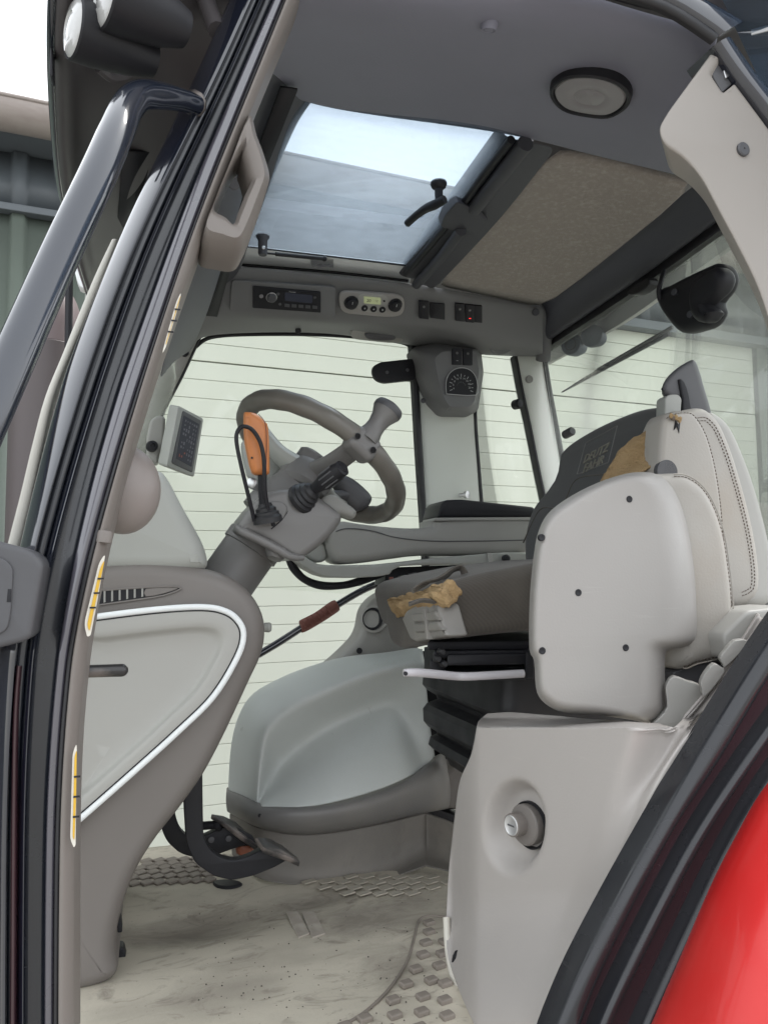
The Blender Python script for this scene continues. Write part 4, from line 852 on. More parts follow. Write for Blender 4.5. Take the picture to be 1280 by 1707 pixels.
tf_ = slab('torn_foam', rag(PP([(646, 999, 1.50), (668, 991, 1.42), (700, 981, 1.31), (724, 973, 1.24), (754, 962, 1.19), (742, 974, 1.185), (728, 990, 1.185), (704, 997, 1.24), (686, 1003, 1.32), (664, 1007, 1.40), (648, 1009, 1.47)], 0), 4, .0024, 5), (.02, .0, -.025), M['foam'], ds_, r=.006, k=3)
fs_ = slab('foam_scrap', rag(PP([(690, 973), (715, 966), (740, 962), (738, 972), (712, 978), (692, 982)], 1.45), 3, .003, 6), (.01, .05, -.02), M['foam'], ds_, r=.004, k=2)
for sd in (1, 2, 3, 4):
    random.seed(sd*7)
    pts = [(690, 984), (704, 974), (724, 968), (742, 960), (756, 950), (770, 947), (775, 954)] if sd < 3 else [(684, 1008), (700, 1002), (716, 1000), (724, 1004), (727, 994)]
    tube('torn_fabric', [P(x+random.uniform(-3, 3), y+random.uniform(-3, 3), (1.26 if sd < 3 else 1.18)+sd*.008) for x, y in pts], [random.uniform(.004, .0085) for _ in pts], M['fabric'], ds_, n=7, sm=3, flat=(0, .3, 1))
ctex = bpy.data.textures.new('foam_grain', 'CLOUDS'); ctex.noise_scale = .011; ctex.noise_depth = 3
def crumble(o, st_=.007):
    m1 = o.modifiers.new('fine', 'SUBSURF'); m1.subdivision_type = 'SIMPLE'; m1.levels = m1.render_levels = 3
    m2 = o.modifiers.new('crumb', 'DISPLACE'); m2.texture = ctex; m2.strength = st_; m2.mid_level = .5; m2.texture_coords = 'LOCAL'
crumble(tf_); crumble(fs_)
# backrest: fabric front
bf = [P(872, 960, 1.70), P(869, 900, 1.71), P(885, 846, 1.72), P(919, 800, 1.72), P(928, 762, 1.72), P(948, 735, 1.71), P(995, 705, 1.62), P(1046, 682, 1.52), P(1081, 672, 1.42), P(1108, 674, 1.34), P(1122, 690, 1.27), P(1100, 760, 1.24), P(1050, 880, 1.24), P(1010, 1000, 1.24), P(900, 1020, 1.5)]
o_b = P(985, 770, 1.52); n_b = pnormal([P(872, 960, 1.70), P(948, 735, 1.71), P(1108, 680, 1.32), P(1040, 900, 1.24)])
if n_b.dot(o_b) > 0: n_b = -n_b
o_b = (P(872, 960, 1.70)+P(948, 735, 1.71)+P(1108, 680, 1.32)+P(1040, 900, 1.24))/4
bfp = [p*(o_b.dot(n_b)/p.dot(n_b)) for p in bf]
BFP = cr(bfp, 4, True)
br = slab('backrest', BFP, -n_b*.09, M['fabricd'], ds_, r=.03, k=6)
def BP(px, py, h=0.0): return onplane(px, py, o_b, n_b)+n_b*h
tube('backrest_seam', [BP(*p, .0) for p in ((872, 905), (900, 850), (935, 845), (960, 800), (1010, 790), (1060, 780))], .0018, M['fabric'], br, n=6)
lr, lu = BP(1018, 752)-BP(972, 776), BP(985, 735)-BP(965, 790)
lr, lu = lr.normalized(), lu.normalized()
for a_, b_ in (((976, 739), (1029, 710)), ((1029, 710), (1014, 771)), ((1014, 771), (962, 791)), ((962, 791), (976, 739))):
    tube('logo_frame', [BP(*a_, .0003), BP(*b_, .0003)], .0012, M['markd'], br, sm=0, n=6)
logom = mat('logo_print', (.24, .23, .19), .8)
txt('logo_lettering', 'DEUTZ', BP(994, 757, .0015), lr, lu, .036, logom, br, ext=.0012, sx=.92)
txt('logo_lettering', 'FAHR', BP(990, 775, .0015), lr, lu, .036, logom, br, ext=.0012, sx=1.0)
# backrest: yellow foam at the torn bolster
tb_ = slab('torn_bolster', rag([P(1001, 802, 1.30), P(1012, 782, 1.30), P(1022, 767, 1.30), P(1039, 742, 1.29), P(1067, 723, 1.27), P(1105, 704, 1.215), P(1108, 740, 1.21), P(1103, 767, 1.21), P(1080, 781, 1.22), P(1050, 800, 1.24), P(1020, 830, 1.27)], 3, .002, 9), (.035, .06, 0), M['foam'], ds_, r=.006, k=3)
crumble(tb_, .005)
l1 = [(1086, 900), (1098, 790), (1104, 720), (1108, 698), (1120, 688), (1142, 684), (1160, 690), (1180, 722), (1194, 770), (1204, 830), (1210, 900), (1213, 960), (1212, 1000), (1190, 1010), (1120, 1000)]
l2 = [(1090, 900), (1105, 760), (1124, 690), (1146, 681), (1170, 677), (1186, 682), (1206, 704), (1226, 750), (1245, 812), (1262, 880), (1272, 945), (1271, 985), (1256, 1005), (1226, 1015), (1200, 1010), (1120, 1000)]
l3 = [(1120, 900), (1150, 760), (1180, 690), (1200, 690), (1222, 712), (1246, 765), (1268, 830), (1288, 910), (1300, 980), (1298, 1008), (1280, 1012), (1240, 1010), (1150, 1000)]
L1p, L2p, L3p = cr(PP(l1, 1.195), 4, True), cr(PP(l2, 1.205), 4, True), cr(PP(l3, 1.235), 4, True)
sp = slab('side_bolster', L1p, (0, .06, 0), M['leather'], ds_, r=.012, k=4)
s2 = slab('back_bolster', L2p, (0, .10, 0), M['leather'], ds_, r=.022, k=5)
slab('backrest_shell', L3p, (.12, .40, 0), M['pale'], ds_, r=.02, k=4)
nb1, nb2 = pnormal(L1p), pnormal(L2p)
stitches('seam_stitching', L1p, V((0, 1, 0)), .012, .004, sp, nb1, span=(.22, .86))
stitches('seam_stitching', L2p, V((0, 1, 0)), .022, .0215, s2, nb2, span=(.22, .80))
stitches('seam_stitching', L2p, V((0, 1, 0)), .022, .028, s2, nb2, span=(.22, .80))
for sd in range(5):
    random.seed(sd+30)
    x, y = 1127+random.uniform(-5, 8), 694+random.uniform(0, 8)
    tube('torn_leather', [P(x+random.uniform(-5, 5), y+random.uniform(-4, 4), 1.19) for _ in range(4)], [.003, .005, .004, .001], random.choice([M['leather'], M['stitch'], M['foam']]), sp, n=6, sm=3, flat=(0, 1, .2))
mk('leather_tear', PP([(1126, 700), (1131, 708), (1134, 702), (1132, 722), (1128, 711), (1123, 717)], 1.1935), [(0, 1, 5), (1, 2, 3), (1, 3, 4), (1, 4, 5)], M['black'], sp, sol=.001)
lathe('bolster_recess', P(1112, 786, 1.196), V((0, -1, 0)), [(.022, -.01), (.022, .001), (.0001, .001)], M['dark'], sp, n=20)
# back extension
hx_o = [(1103, 650), (1109, 630), (1128, 611), (1150, 598), (1157, 598), (1163, 606), (1173, 640), (1186, 700), (1140, 700), (1137, 668), (1118, 664)]
slab('back_extension', cr(PP(hx_o, 1.28), 3, True), (.03, .04, 0), M['dark'], ds_, r=.014, k=4)
slab('extension_rib', cr(PP([(1132, 632), (1142, 636), (1150, 660), (1154, 700), (1140, 700), (1138, 664)], 1.275), 2, True), (0, .02, 0), M['black'], ds_, r=.004)
slab('extension_handle', fillet(PP([(1109, 662), (1117, 657), (1131, 657), (1137, 664), (1134, 705), (1108, 708)], 1.275), .006), (0, .03, 0), M['dash'], ds_, r=.003)
lathe('handle_hole', P(1106, 648, 1.276), V((0, -1, 0)), [(.003, -.004), (.003, .001), (.0001, .001)], M['black'], ds_, n=10)
# suspension
slab('seat_pedestal', PP([(699, 1086), (930, 1086), (930, 1350), (736, 1350), (721, 1270), (713, 1215), (705, 1150)], 1.87), (.1, .06, 0), M['black'], ds_, r=.002, k=1)
def sus(px, py, Y=1.72): return P(px, py, Y)
rngs = []
for x, y in ((718, 1100), (718, 1134), (716, 1160), (715, 1172), (722, 1182), (738, 1194), (740, 1202), (722, 1210), (716, 1220), (717, 1244), (724, 1254), (738, 1264), (740, 1270), (728, 1276), (725, 1290), (732, 1298), (752, 1308), (760, 1330)):
    a = sus(x-16, y); a.y = 1.27; a.z = P(x, y, 1.45).z; w = sus(716, 1150).x+.62-(a.x-sus(716, 1150).x)
    rngs.append(fillet([a, V((w, a.y, a.z)), V((w, a.y+.45, a.z)), V((a.x, a.y+.45, a.z))], .03, 4))
loft('suspension_bellows', rngs, M['rubber'], ds_, auto=30)
for x0, y0, x1, y1, Y in ((712, 1070, 980, 1084, 1.25), (722, 1086, 888, 1098, 1.24), (745, 1092, 884, 1110, 1.22), (730, 1120, 890, 1136, 1.24), (716, 1100, 742, 1132, 1.25), (876, 1086, 890, 1134, 1.21)):
    slab('seat_rail', fillet(PP([(x0, y0), (x1, y0-2), (x1, y1-2), (x0, y1)], Y), .004), (.20, .42, 0), M['black'], ds_, r=.003, k=2)
for q in ((726, 1098, 1.235), (737, 1106, 1.23), (733, 1086, 1.235)): lathe('rail_clip', P(*q), V((0, -1, 0)), [(.006, 0), (.006, .012), (.004, .016), (.0001, .016)], M['rubber'], ds_, n=10)
hl_ = tube('slide_lever', [P(673, 1122, 1.17), P(690, 1121.5, 1.17), P(715, 1123, 1.18), (P(755, 1127, 1.20)), P(775, 1128, 1.20), P(800, 1127, 1.20), P(872, 1123, 1.20)], [.006, .0068, .007, .007, .007, .007, .007], M['lever'], ds_, n=14)
lathe('lever_hole', P(676, 1123, 1.165), V((-.3, -1, 0)), [(.0035, -.004), (.0035, .0022), (.0001, .0022)], M['black'], hl_, n=10)
# arm rest console
YA = 1.93
arm = empty('armrest', P(720, 930, YA), 'long grey armrest console with black pad on a pale rail', 'armrest')
ao = [(546, 890), (552, 876), (568, 868), (600, 872), (640, 877), (690, 880), (722, 876), (737, 863), (890, 860), (890, 920), (721, 925), (659, 931), (600, 939), (566, 939), (552, 924)]
AO = cr(PP(ao, YA), 3, True)
slab('armrest_body', AO, (0, .13, 0), M['grey'], arm, r=.024, k=6)
tube('armrest_seam', [P(*p, YA-.001) for p in ((560, 886), (580, 881), (620, 885), (660, 896), (720, 902), (800, 902), (880, 900))], .0014, M['dark'], arm, n=6)
slab('armrest_pad', fillet(PP([(731, 858), (737, 838), (745, 833), (770, 832), (892, 845), (892, 862), (731, 862)], YA-.004), [.004, .01, .006, .01, .01, .004, .004]), (0, .13, 0), M['black'], arm, r=.008)
slab('pad_strip', PP([(726, 863), (890, 862), (890, 867), (724, 868)], YA-.005), (0, .1, 0), M['grey'], arm, r=.001)
rl = [(488, 930), (494, 920), (506, 926), (530, 940), (570, 942), (640, 940), (720, 931), (810, 923), (875, 921), (875, 939), (760, 941), (668, 944), (650, 957), (620, 962), (550, 963), (516, 950)]
slab('armrest_rail', cr(PP(rl, YA-.01), 2, True), (0, .09, 0), M['dash'], arm, r=.005)
slab('rail_end', PP([(812, 922), (820, 922), (822, 939), (814, 939)], YA-.014), (0, .02, 0), M['pale'], arm, r=.001)
lathe('rail_knob', P(842, 931, YA-.012), V((0, -1, 0)), [(.010, -.002), (.011, .010), (.006, .016), (.0001, .017)], M['black'], arm, n=12)
slab('joystick_base', cr(PP([(505, 905), (522, 898), (540, 906), (546, 930), (530, 938), (510, 926)], YA+.04), 3, True), (0, .06, 0), M['dash'], arm, r=.01)
slab('joystick_module', cr(PP([(520, 884), (528, 872), (542, 868), (547, 880), (544, 896), (528, 898)], YA+.0), 3, True), (0, .06, 0), M['grey'], arm, r=.008)
slab('arm_underside', PP([(648, 946), (870, 938), (885, 970), (700, 985), (640, 975)], YA+.06), (0, .1, 0), M['black'], arm, r=.004)
ch = tube('wiring_hose', [P(482, 932, 1.98), P(490, 948, 1.985), P(508, 966, 1.99), P(535, 976, 2.0), P(570, 976, 2.0), P(600, 969, 2.0), P(640, 955, 2.0)], [.010+.0012*(i % 2) for i in range(7)], M['black'], None, n=10, sm=10)
tag(ch, 'black ribbed wiring hose sagging under the armrest rail', 'hose')
hr = empty('door_grab_rail', P(530, 1028, 2.17), 'black slanting grab rail with red brown grip sleeve on the far door', 'grab rail')
tube('rail_tube', [P(430, 1092, 2.2), P(470, 1068, 2.2), P(530, 1029, 2.19), P(590, 992, 2.18), P(625, 975, 2.17), P(665, 962, 2.14), P(720, 955, 2.12)], .0105, M['gloss'], hr, n=14)
g_ = tube('grip_sleeve', [P(501, 1045, 2.19), P(506, 1043, 2.19), P(530, 1030, 2.19), P(555, 1013, 2.19), P(562, 1009, 2.19)], [.0165, .0185, .0175, .0185, .0165], M['brown'], hr, n=18)
for i in range(6):
    t = i/6; a = P(506+48*t, 1043-29*t, 2.168); tube('grip_rib', [a+V((-.006, 0, .014)), a+V((.004, -.004, 0)), a+V((.012, 0, -.012))], .0022, M['brown'], g_, n=6)
# ================================================================ FLOOR, CONSOLES
fl0, fl1 = PZ(-60, 1700, FZ), None
fx0, fx1 = -.2, 1.1
flo = slab('cab_floor', [V((fx0, .78, FZ-.04)), V((fx1, .78, FZ-.04)), V((fx1, 2.02, FZ-.04)), V((fx0, 2.02, FZ-.04))], (0, 0, -.03), M['taupe'], cab, r=.002, k=1)
fmat = empty('floor_mat', V((.3, 1.4, FZ)), 'dirty grey rubber floor mat with raised tread blocks on the cab floor', 'floor mat')
M['emboss'] = mat('mat_emboss', (.33, .295, .25), .75, .4, 150, .25, 40, dirt=.5, dcol=(.5, .46, .4), dscale=30)
NX, NY = 70, 60
dip = [(PZ(330, 1535, FZ), .022, .15, .085), (PZ(520, 1500, FZ), .008, .12, .05), (PZ(560, 1640, FZ), .006, .12, .06)]
random.seed(8)
rows_ = []
for j in range(NY+1):
    y = .80+1.205*j/NY
    rows_.append([V((fx0+.02+(fx1-fx0-.04)*i/NX, y, FZ+.0012-sum(a*math.exp(-((fx0+.02+(fx1-fx0-.04)*i/NX-c.x)/w)**2-((y-c.y)/h)**2) for c, a, w, h in dip)))for i in range(NX+1)])
def sp_(px, py): q = PZ(px, py, FZ); return q.x, q.y
M['matfloor'] = mat('floor_mat_dirty_spotted_rubber', (.50, .458, .375), .75, .35, 160, .14, 5, dirt=.5, dcol=(.135, .115, .095), dscale=3.2, dirt2=(.7, (.17, .14, .115), 9, .54, .70, 1.6), speck=.5, stretch=(1, 1.9, 1), bdist=.0014,
    spots=[(*sp_(330, 1540), .19, .10, .75, 8), (*sp_(610, 1535), .15, .10, .6, 12), (*sp_(690, 1500), .10, .07, .45, 14), (*sp_(660, 1610), .10, .09, .5, 14), (*sp_(520, 1500), .2, .06, .5, 10)])  # spots darken the mat at set places, most strongly in the hollow
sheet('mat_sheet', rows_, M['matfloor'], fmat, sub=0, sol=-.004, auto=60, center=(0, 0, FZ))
def FP(px, py, h=0): return PZ(px, py, FZ+h)
tb0 = None
def block(px, py, sx, sy, h=.007, rot=0, m=None):
    global tb0
    c = FP(px, py, .004)
    o = box('tread_block', c, (sx, sy, h), m or M['tread'], fmat, ax=(V((math.cos(rot), math.sin(rot), 0)), V((-math.sin(rot), math.cos(rot), 0)), V((0, 0, 1))), bev=.0028, seg=2)
    return o
BX = [(715, 1539), (715, 1554), (710, 1572), (705, 1592), (693, 1616), (677, 1641), (655, 1668), (608, 1699), (741, 1570), (737, 1590), (732, 1610), (719, 1635), (705, 1662), (703, 1688), (658, 1693), (742, 1640), (741, 1668), (745, 1694), (575, 1712), (650, 1718), (700, 1714)]
for x, y in BX: block(x, y, .0205, .0165, .009, .22)
tube('mat_ridge', [FP(*p, .002) for p in ((745, 1530), (715, 1528), (698, 1536), (690, 1565), (679, 1602), (655, 1641), (624, 1675), (585, 1703), (520, 1730))], .0026, M['tread'], fmat, n=8)
M['matfloor2'] = mat('mat_pad_rubber', (.40, .365, .30), .75, .35, 160, .16, 9, dirt=.6, dcol=(.17, .145, .12), dscale=10)
pts_back = []
for r_, (y, x0, n, dx) in enumerate(((1463, 585, 6, 27), (1472, 505, 9, 29), (1481, 540, 8, 26), (1490, 570, 5, 27))):
    for i in range(n): pts_back.append((x0+i*dx+(r_ % 2)*10, y-abs(i-n/2)*.4))
for x, y in pts_back: block(x, y, .030, .017, .0035, .3, M['matfloor2'])
for r_, y in enumerate((1436, 1442, 1448, 1455, 1463, 1472)):
    n = 7
    for i in range(n):
        x = 245+i*21-r_*6+(r_ % 2)*8
        if x > 200: block(x, y-(x-240)*.05, .024, .024, .006, .5, M['tread'])
for k_, (sx, sy) in enumerate(((495, 1530), (518, 1530))):
    slab('mat_emboss', fillet([FP(sx-18+k_*3, 1521, .004), FP(sx+2+k_*4, 1519, .004), FP(sx+22+k_*3, 1556, .004), FP(sx+2, 1563, .004)], .004), (0, 0, -.004), M['emboss'], fmat, r=.001, k=1)
# crumbs of soil
vs, fs = [], []
for i in range(130):
    x, y = random.uniform(330, 740), 1707-abs(random.gauss(0, 1))*110
    if y < 1475: continue
    c = FP(x, y, .003); s = random.uniform(.0006, .0019); o = len(vs)
    vs += [c+V((s, 0, 0)), c+V((-s*.6, s, 0)), c+V((-s*.5, -s, 0)), c+V((0, 0, s))]; fs += [(o, o+1, o+3), (o+1, o+2, o+3), (o+2, o, o+3)]
cm = mk('soil_crumbs', vs, fs, mat('soil', (.05, .042, .035), .95), None, auto=0); tag(cm, 'dark crumbs of soil scattered over the mat', 'soil', kind='stuff')
# right hand cover (hump)
HK = .889      # the cover stands on the floor where its skirt ends
YH = 1.92*HK
def hrow(pts, n=4): return row([(x, y, Y*HK) for x, y, Y in pts], n)
hump = empty('side_cover', P(560, 1400, YH), 'grey green moulded cover with sunken side in front of the seat', 'moulded cover')
G = [[(379, 1320, 2.16), (386, 1228, 2.16), (413, 1163, 2.16), (463, 1131, 2.16), (515, 1110, 2.16), (573, 1094, 2.16), (640, 1087, 2.14), (690, 1079, 2.10), (704, 1082, 2.06)],
     [(381, 1321, 2.12), (389, 1226, 2.10), (416, 1164, 2.10), (466, 1134, 2.10), (518, 1113, 2.10), (576, 1097, 2.10), (643, 1090, 2.08), (690, 1083, 2.05), (705, 1088, 2.02)],
     [(424, 1340, 1.96), (434, 1236, 1.97), (452, 1198, 1.97), (488, 1170, 1.97), (532, 1150, 1.97), (601, 1122, 1.97), (655, 1107, 1.96), (700, 1098, 1.955), (708, 1108, 1.955)],
     [(428, 1341, 1.945), (440, 1240, 1.95), (458, 1206, 1.95), (492, 1179, 1.95), (536, 1158, 1.95), (604, 1130, 1.95), (656, 1114, 1.94), (700, 1106, 1.935), (708, 1120, 1.935)],
     [(430, 1341, 1.945), (452, 1284, 2.02), (480, 1254, 2.03), (512, 1229, 2.03), (560, 1200, 2.03), (616, 1178, 2.025), (660, 1168, 2.0), (700, 1172, 1.95), (712, 1180, 1.935)],
     [(431, 1341, 1.94), (462, 1292, 2.01), (490, 1264, 2.015), (520, 1240, 2.015), (568, 1212, 2.01), (622, 1190, 2.005), (656, 1186, 1.985), (690, 1222, 1.95), (716, 1216, 1.93)],
     [(433, 1342, 1.93), (468, 1318, 1.94), (500, 1300, 1.935), (532, 1284, 1.93), (582, 1262, 1.925), (630, 1244, 1.925), (668, 1236, 1.925), (700, 1252, 1.93), (720, 1240, 1.93)],
     [(434, 1343, 1.915), (472, 1347, 1.88), (502, 1346, 1.87), (534, 1344, 1.868), (587, 1333, 1.868), (642, 1316, 1.875), (682, 1298, 1.885), (708, 1282, 1.92), (725, 1262, 1.925)]]
hs_ = sheet('cover_shell', [hrow(g, 3) for g in G], M['green'], hump, sub=2, sol=-.006)
mk('cover_flank', PP([(x, y, Y*HK) for x, y, Y in [(704, 1082, 2.06), (705, 1088, 2.02), (708, 1108, 1.955), (712, 1180, 1.935), (725, 1262, 1.925), (722, 1262, 2.1), (706, 1100, 2.2)]], 0), [tuple(range(7))], M['green'], hump, sol=.004)
bt = [(378, 1321, 2.14), (400, 1331, 2.02), (430, 1344, 1.925), (480, 1349, 1.868), (534, 1347, 1.86), (601, 1333, 1.862), (669, 1308, 1.878), (728, 1268, 1.92), (740, 1262, 2.1)]
bm_ = [(378, 1338, 2.13), (398, 1348, 2.0), (428, 1362, 1.905), (480, 1370, 1.862), (534, 1369, 1.856), (610, 1356, 1.858), (675, 1332, 1.874), (736, 1300, 1.90), (760, 1300, 2.1)]
bb = [(379, 1353, 2.13), (400, 1364, 2.01), (430, 1379, 1.918), (480, 1390, 1.888), (534, 1390, 1.885), (620, 1376, 1.888), (680, 1362, 1.895), (730, 1352, 1.905), (770, 1345, 2.1)]
sheet('cover_band', [hrow([(x, y-8, Y+.06) for x, y, Y in bt], 3), hrow([(x, y-2, Y+.016) for x, y, Y in bt], 3), hrow([(x, y+5, Y-.008) for x, y, Y in bt], 3), hrow(bm_, 3), hrow(bb, 3), hrow([(x, y-4, Y+.05) for x, y, Y in bb], 3)], M['band'], hump, sub=2, sol=-.004)
b1 = [(380, 1350, 2.14), (402, 1362, 2.02), (432, 1378, 1.93), (482, 1388, 1.902), (536, 1388, 1.90), (622, 1374, 1.90), (684, 1360, 1.91), (708, 1354, 1.91), (716, 1356, 1.91), (770, 1376, 1.80)]
b2 = [(386, 1432, 2.14), (408, 1444, 2.02), (436, 1457, 1.93), (482, 1464, 1.902), (536, 1465, 1.90), (622, 1458, 1.90), (664, 1446, 1.91), (706, 1424, 1.91), (716, 1424, 1.91), (770, 1446, 1.80)]
b3 = [(386, 1440, 2.12), (408, 1452, 2.0), (436, 1466, 1.905), (482, 1474, 1.88), (536, 1474, 1.88), (622, 1468, 1.87), (670, 1458, 1.85), (706, 1446, 1.82), (716, 1446, 1.80), (770, 1458, 1.72)]
sheet('cover_base', [hrow(b1, 3), hrow([tuple((u+w)/2 for u, w in zip(p, q)) for p, q in zip(b1, b2)], 3), hrow(b2, 3), hrow(b3, 3)], M['flange'], hump, sub=1, sol=-.004)
lathe('cover_plug', P(433, 1360, 1.90*HK), V((-.2, -1, 0)), [(.004, -.003), (.004, .001), (.0001, .001)], M['black'], hump, n=10)
slab('seat_plinth', fillet(PP([(708, 1352), (722, 1346), (790, 1372), (790, 1384), (716, 1362)], 1.80), .003), (0, .1, 0), M['black'], hump, r=.002)
slab('plinth_side', fillet(PP([(726, 1300), (760, 1280), (800, 1290), (800, 1362), (722, 1340)], 1.76), .01), (0, .2, 0), M['taupe'], hump, r=.008)
# rear right console behind it
rc_ = empty('gear_console', P(620, 1080, 2.0), 'grey green console with black socket and small lever beyond the seat front', 'console')
slab('console_shell', fillet(PP([(500, 1150), (566, 1096), (602, 1060), (609, 1018), (622, 1000), (640, 988), (700, 985), (700, 1150)], 1.97), [.01, .03, .03, .02, .02, .01, .01, .01]), (0, .10, 0), M['grey'], rc_, r=.02, k=5)
lathe('console_socket', P(620, 1032, 1.965), V((-.75, -1, .1)), [(.028, -.012), (.030, .004), (.024, .007), (.022, -.004), (.0001, -.006)], M['black'], rc_, n=24)
lathe('socket_rim', P(623, 1032, 1.96), V((-.5, -1, .1)), [(.036, -.006), (.036, .002), (.030, .004), (.030, -.004)], M['grey'], rc_, n=24)
lathe('console_dimple', P(599, 1085, 1.968), V((-.2, -1, 0)), [(.008, -.004), (.008, .002), (.0001, .002)], M['black'], rc_, n=10)
lathe('lever_base', P(654, 992, 1.86), V((0, -.15, 1)), [(.026, 0), (.026, .014), (.02, .017), (.018, .014), (.0001, .014)], M['dash'], rc_, n=20)
lathe('lever_disc', P(654, 984, 1.855), V((0, -.15, 1)), [(.016, 0), (.016, .004), (.006, .006), (.0001, .006)], M['steel'], rc_, n=16)
tube('small_lever', [P(653, 982, 1.855), P(652, 962, 1.855)], [.0045, .0055], M['brown'], rc_, sm=0, n=10)
for i, (x, y) in enumerate(((676, 972), (690, 968), (684, 982))): slab('console_clip', fillet(PP([(x-7, y-12), (x+5, y-14), (x+7, y+10), (x-6, y+12)], 1.96+i*.01), .003), (0, .03, 0), [M['dash'], M['dark'], M['cream']][i], rc_, r=.002)
# pedals
def pedal(label, arm_pts, pad_pts, Y, pt=.022):
    e = empty('brake_pedal', P(arm_pts[0][0], arm_pts[0][1], Y), label, 'pedal', 'pedals hanging below the dashboard')
    slab('pedal_arm', fillet(PP(arm_pts, Y), .012), (0, pt, 0), M['black'], e, r=.003)
    return e
p1 = pedal('nearer black brake pedal with broad curved arm beside the moulded cover', [(306, 1250), (337, 1250), (338, 1330), (339, 1392), (346, 1412), (362, 1428), (388, 1436), (412, 1430), (440, 1416), (470, 1420), (487, 1430), (460, 1446), (423, 1461), (388, 1469), (357, 1462), (325, 1440), (310, 1406), (306, 1340)], None, 1.48)
pd1 = slab('pedal_pad', [P(427, 1396, 1.45), P(441, 1414, 1.45), P(481, 1428, 1.45), P(500, 1437, 1.45), P(497, 1431, 1.515), P(470, 1409, 1.55), P(447, 1397, 1.55)], V((-.002, .002, -.010)), M['worn'], p1, r=.002, k=2)
p2 = pedal('farther black brake pedal half hidden behind the other pedal arm', [(262, 1300), (292, 1300), (292, 1362), (300, 1385), (316, 1398), (338, 1396), (374, 1378), (396, 1384), (424, 1398), (428, 1410), (400, 1412), (356, 1428), (330, 1432), (300, 1424), (278, 1404), (268, 1380)], None, 1.58)
slab('pedal_pad', [P(353, 1357, 1.56), P(370, 1367, 1.56), P(392, 1385, 1.56), P(430, 1412, 1.56), P(424, 1400, 1.615), P(394, 1371, 1.65), P(372, 1360, 1.65)], V((-.002, .002, -.010)), M['worn'], p2, r=.002, k=2)
for q in ((381, 1398, 1.578), (352, 1400, 1.578)): lathe('pedal_pin', P(*q), V((0, -1, 0)), [(.006, 0), (.006, .003), (.0001, .004)], M['dark'], p2, n=10)
lathe('pedal_link', P(352, 1376, 1.58), V((.9, -.4, .1)), [(.008, -.03), (.008, .01), (.012, .012), (.012, .02), (.0001, .022)], M['black'], p2, n=10)
tk = empty('throttle_knob', P(402, 1432, 1.60), 'small red brown knob on a short stem between the pedals', 'knob')
lathe('knob', P(407, 1418, 1.60), V((.2, 0, 1)), [(.006, -.010), (.015, -.006), (.018, .002), (.016, .012), (.009, .018), (.0001, .019)], mat('red_brown_plastic', (.30, .105, .06), .5), tk, n=16)
tube('knob_stem', [P(400, 1438, 1.60), P(405, 1424, 1.60)], .005, M['dark'], tk, sm=0, n=8)
slab('pedal_stop', cr([FP(356, 1468, .006), FP(385, 1466, .006), FP(404, 1472, .006), FP(385, 1478, .006), FP(362, 1476, .006)], 3, True), (0, 0, -.008), M['black'], fmat, r=.002, k=1)
for pts in ([(196, 1524), (202, 1538), (204, 1556), (190, 1556)], [(188, 1580), (206, 1582), (211, 1602), (206, 1618), (190, 1600)]):
    slab('dash_foot_clip', fillet(PP(pts, 1.46), .004), (0, .03, 0), M['black'], dash, r=.002)
# left side console by the door
sc_ = empty('door_side_console', P(900, 1650, .92), 'broad taupe side console by the door with round socket recess', 'side console')
CG = [[(812, 1190, 1.22), (850, 1188, 1.22), (900, 1192, 1.22), (980, 1198, 1.22), (1060, 1204, 1.2), (1100, 1206, 1.15), (1160, 1206, 1.10), (1236, 1096, 1.10), (1275, 1040, 1.15)],
      [(800, 1200, .98), (840, 1203, .97), (895, 1209, .955), (965, 1215, .945), (1050, 1216, .94), (1098, 1214, .925), (1130, 1208, .90), (1190, 1134, .88), (1262, 1022, .90)],
      [(795, 1210, .975), (838, 1213, .955), (895, 1219, .94), (965, 1226, .93), (1046, 1228, .925), (1090, 1228, .915), (1124, 1222, .89), (1196, 1142, .865), (1270, 1030, .87)],
      [(785, 1258, .99), (826, 1262, .955), (885, 1268, .937), (950, 1276, .925), (1016, 1286, .918), (1056, 1300, .91), (1086, 1296, .885), (1158, 1200, .852), (1282, 1028, .85)],
      [(766, 1304, 1.0), (808, 1312, .96), (868, 1318, .938), (936, 1326, .924), (996, 1340, .915), (1030, 1350, .905), (1058, 1346, .88), (1128, 1250, .845), (1276, 1060, .835)],
      [(757, 1366, 1.0), (800, 1374, .96), (858, 1382, .936), (920, 1392, .922), (974, 1406, .912), (1006, 1414, .90), (1036, 1408, .875), (1086, 1336, .85), (1240, 1116, .85)],
      [(748, 1452, 1.0), (792, 1460, .96), (848, 1468, .934), (900, 1478, .92), (944, 1490, .908), (974, 1498, .895), (1002, 1492, .868), (1048, 1416, .85), (1180, 1216, .848)],
      [(744, 1540, 1.0), (786, 1548, .96), (836, 1556, .932), (880, 1564, .918), (914, 1574, .905), (942, 1582, .892), (968, 1574, .864), (1006, 1498, .85), (1096, 1360, .848)],
      [(748, 1600, 1.0), (788, 1610, .96), (830, 1622, .93), (866, 1632, .915), (892, 1640, .902), (916, 1648, .888), (940, 1642, .86), (968, 1576, .848), (1020, 1490, .848)],
      [(775, 1676, 1.0), (806, 1684, .96), (834, 1690, .93), (856, 1698, .912), (876, 1704, .90), (894, 1710, .885), (914, 1704, .856), (930, 1656, .846), (964, 1600, .848)],
      [(800, 1726, 1.0), (820, 1730, .96), (836, 1736, .93), (850, 1742, .912), (862, 1748, .9), (876, 1752, .885), (890, 1750, .854), (906, 1712, .85), (940, 1660, .85)]]
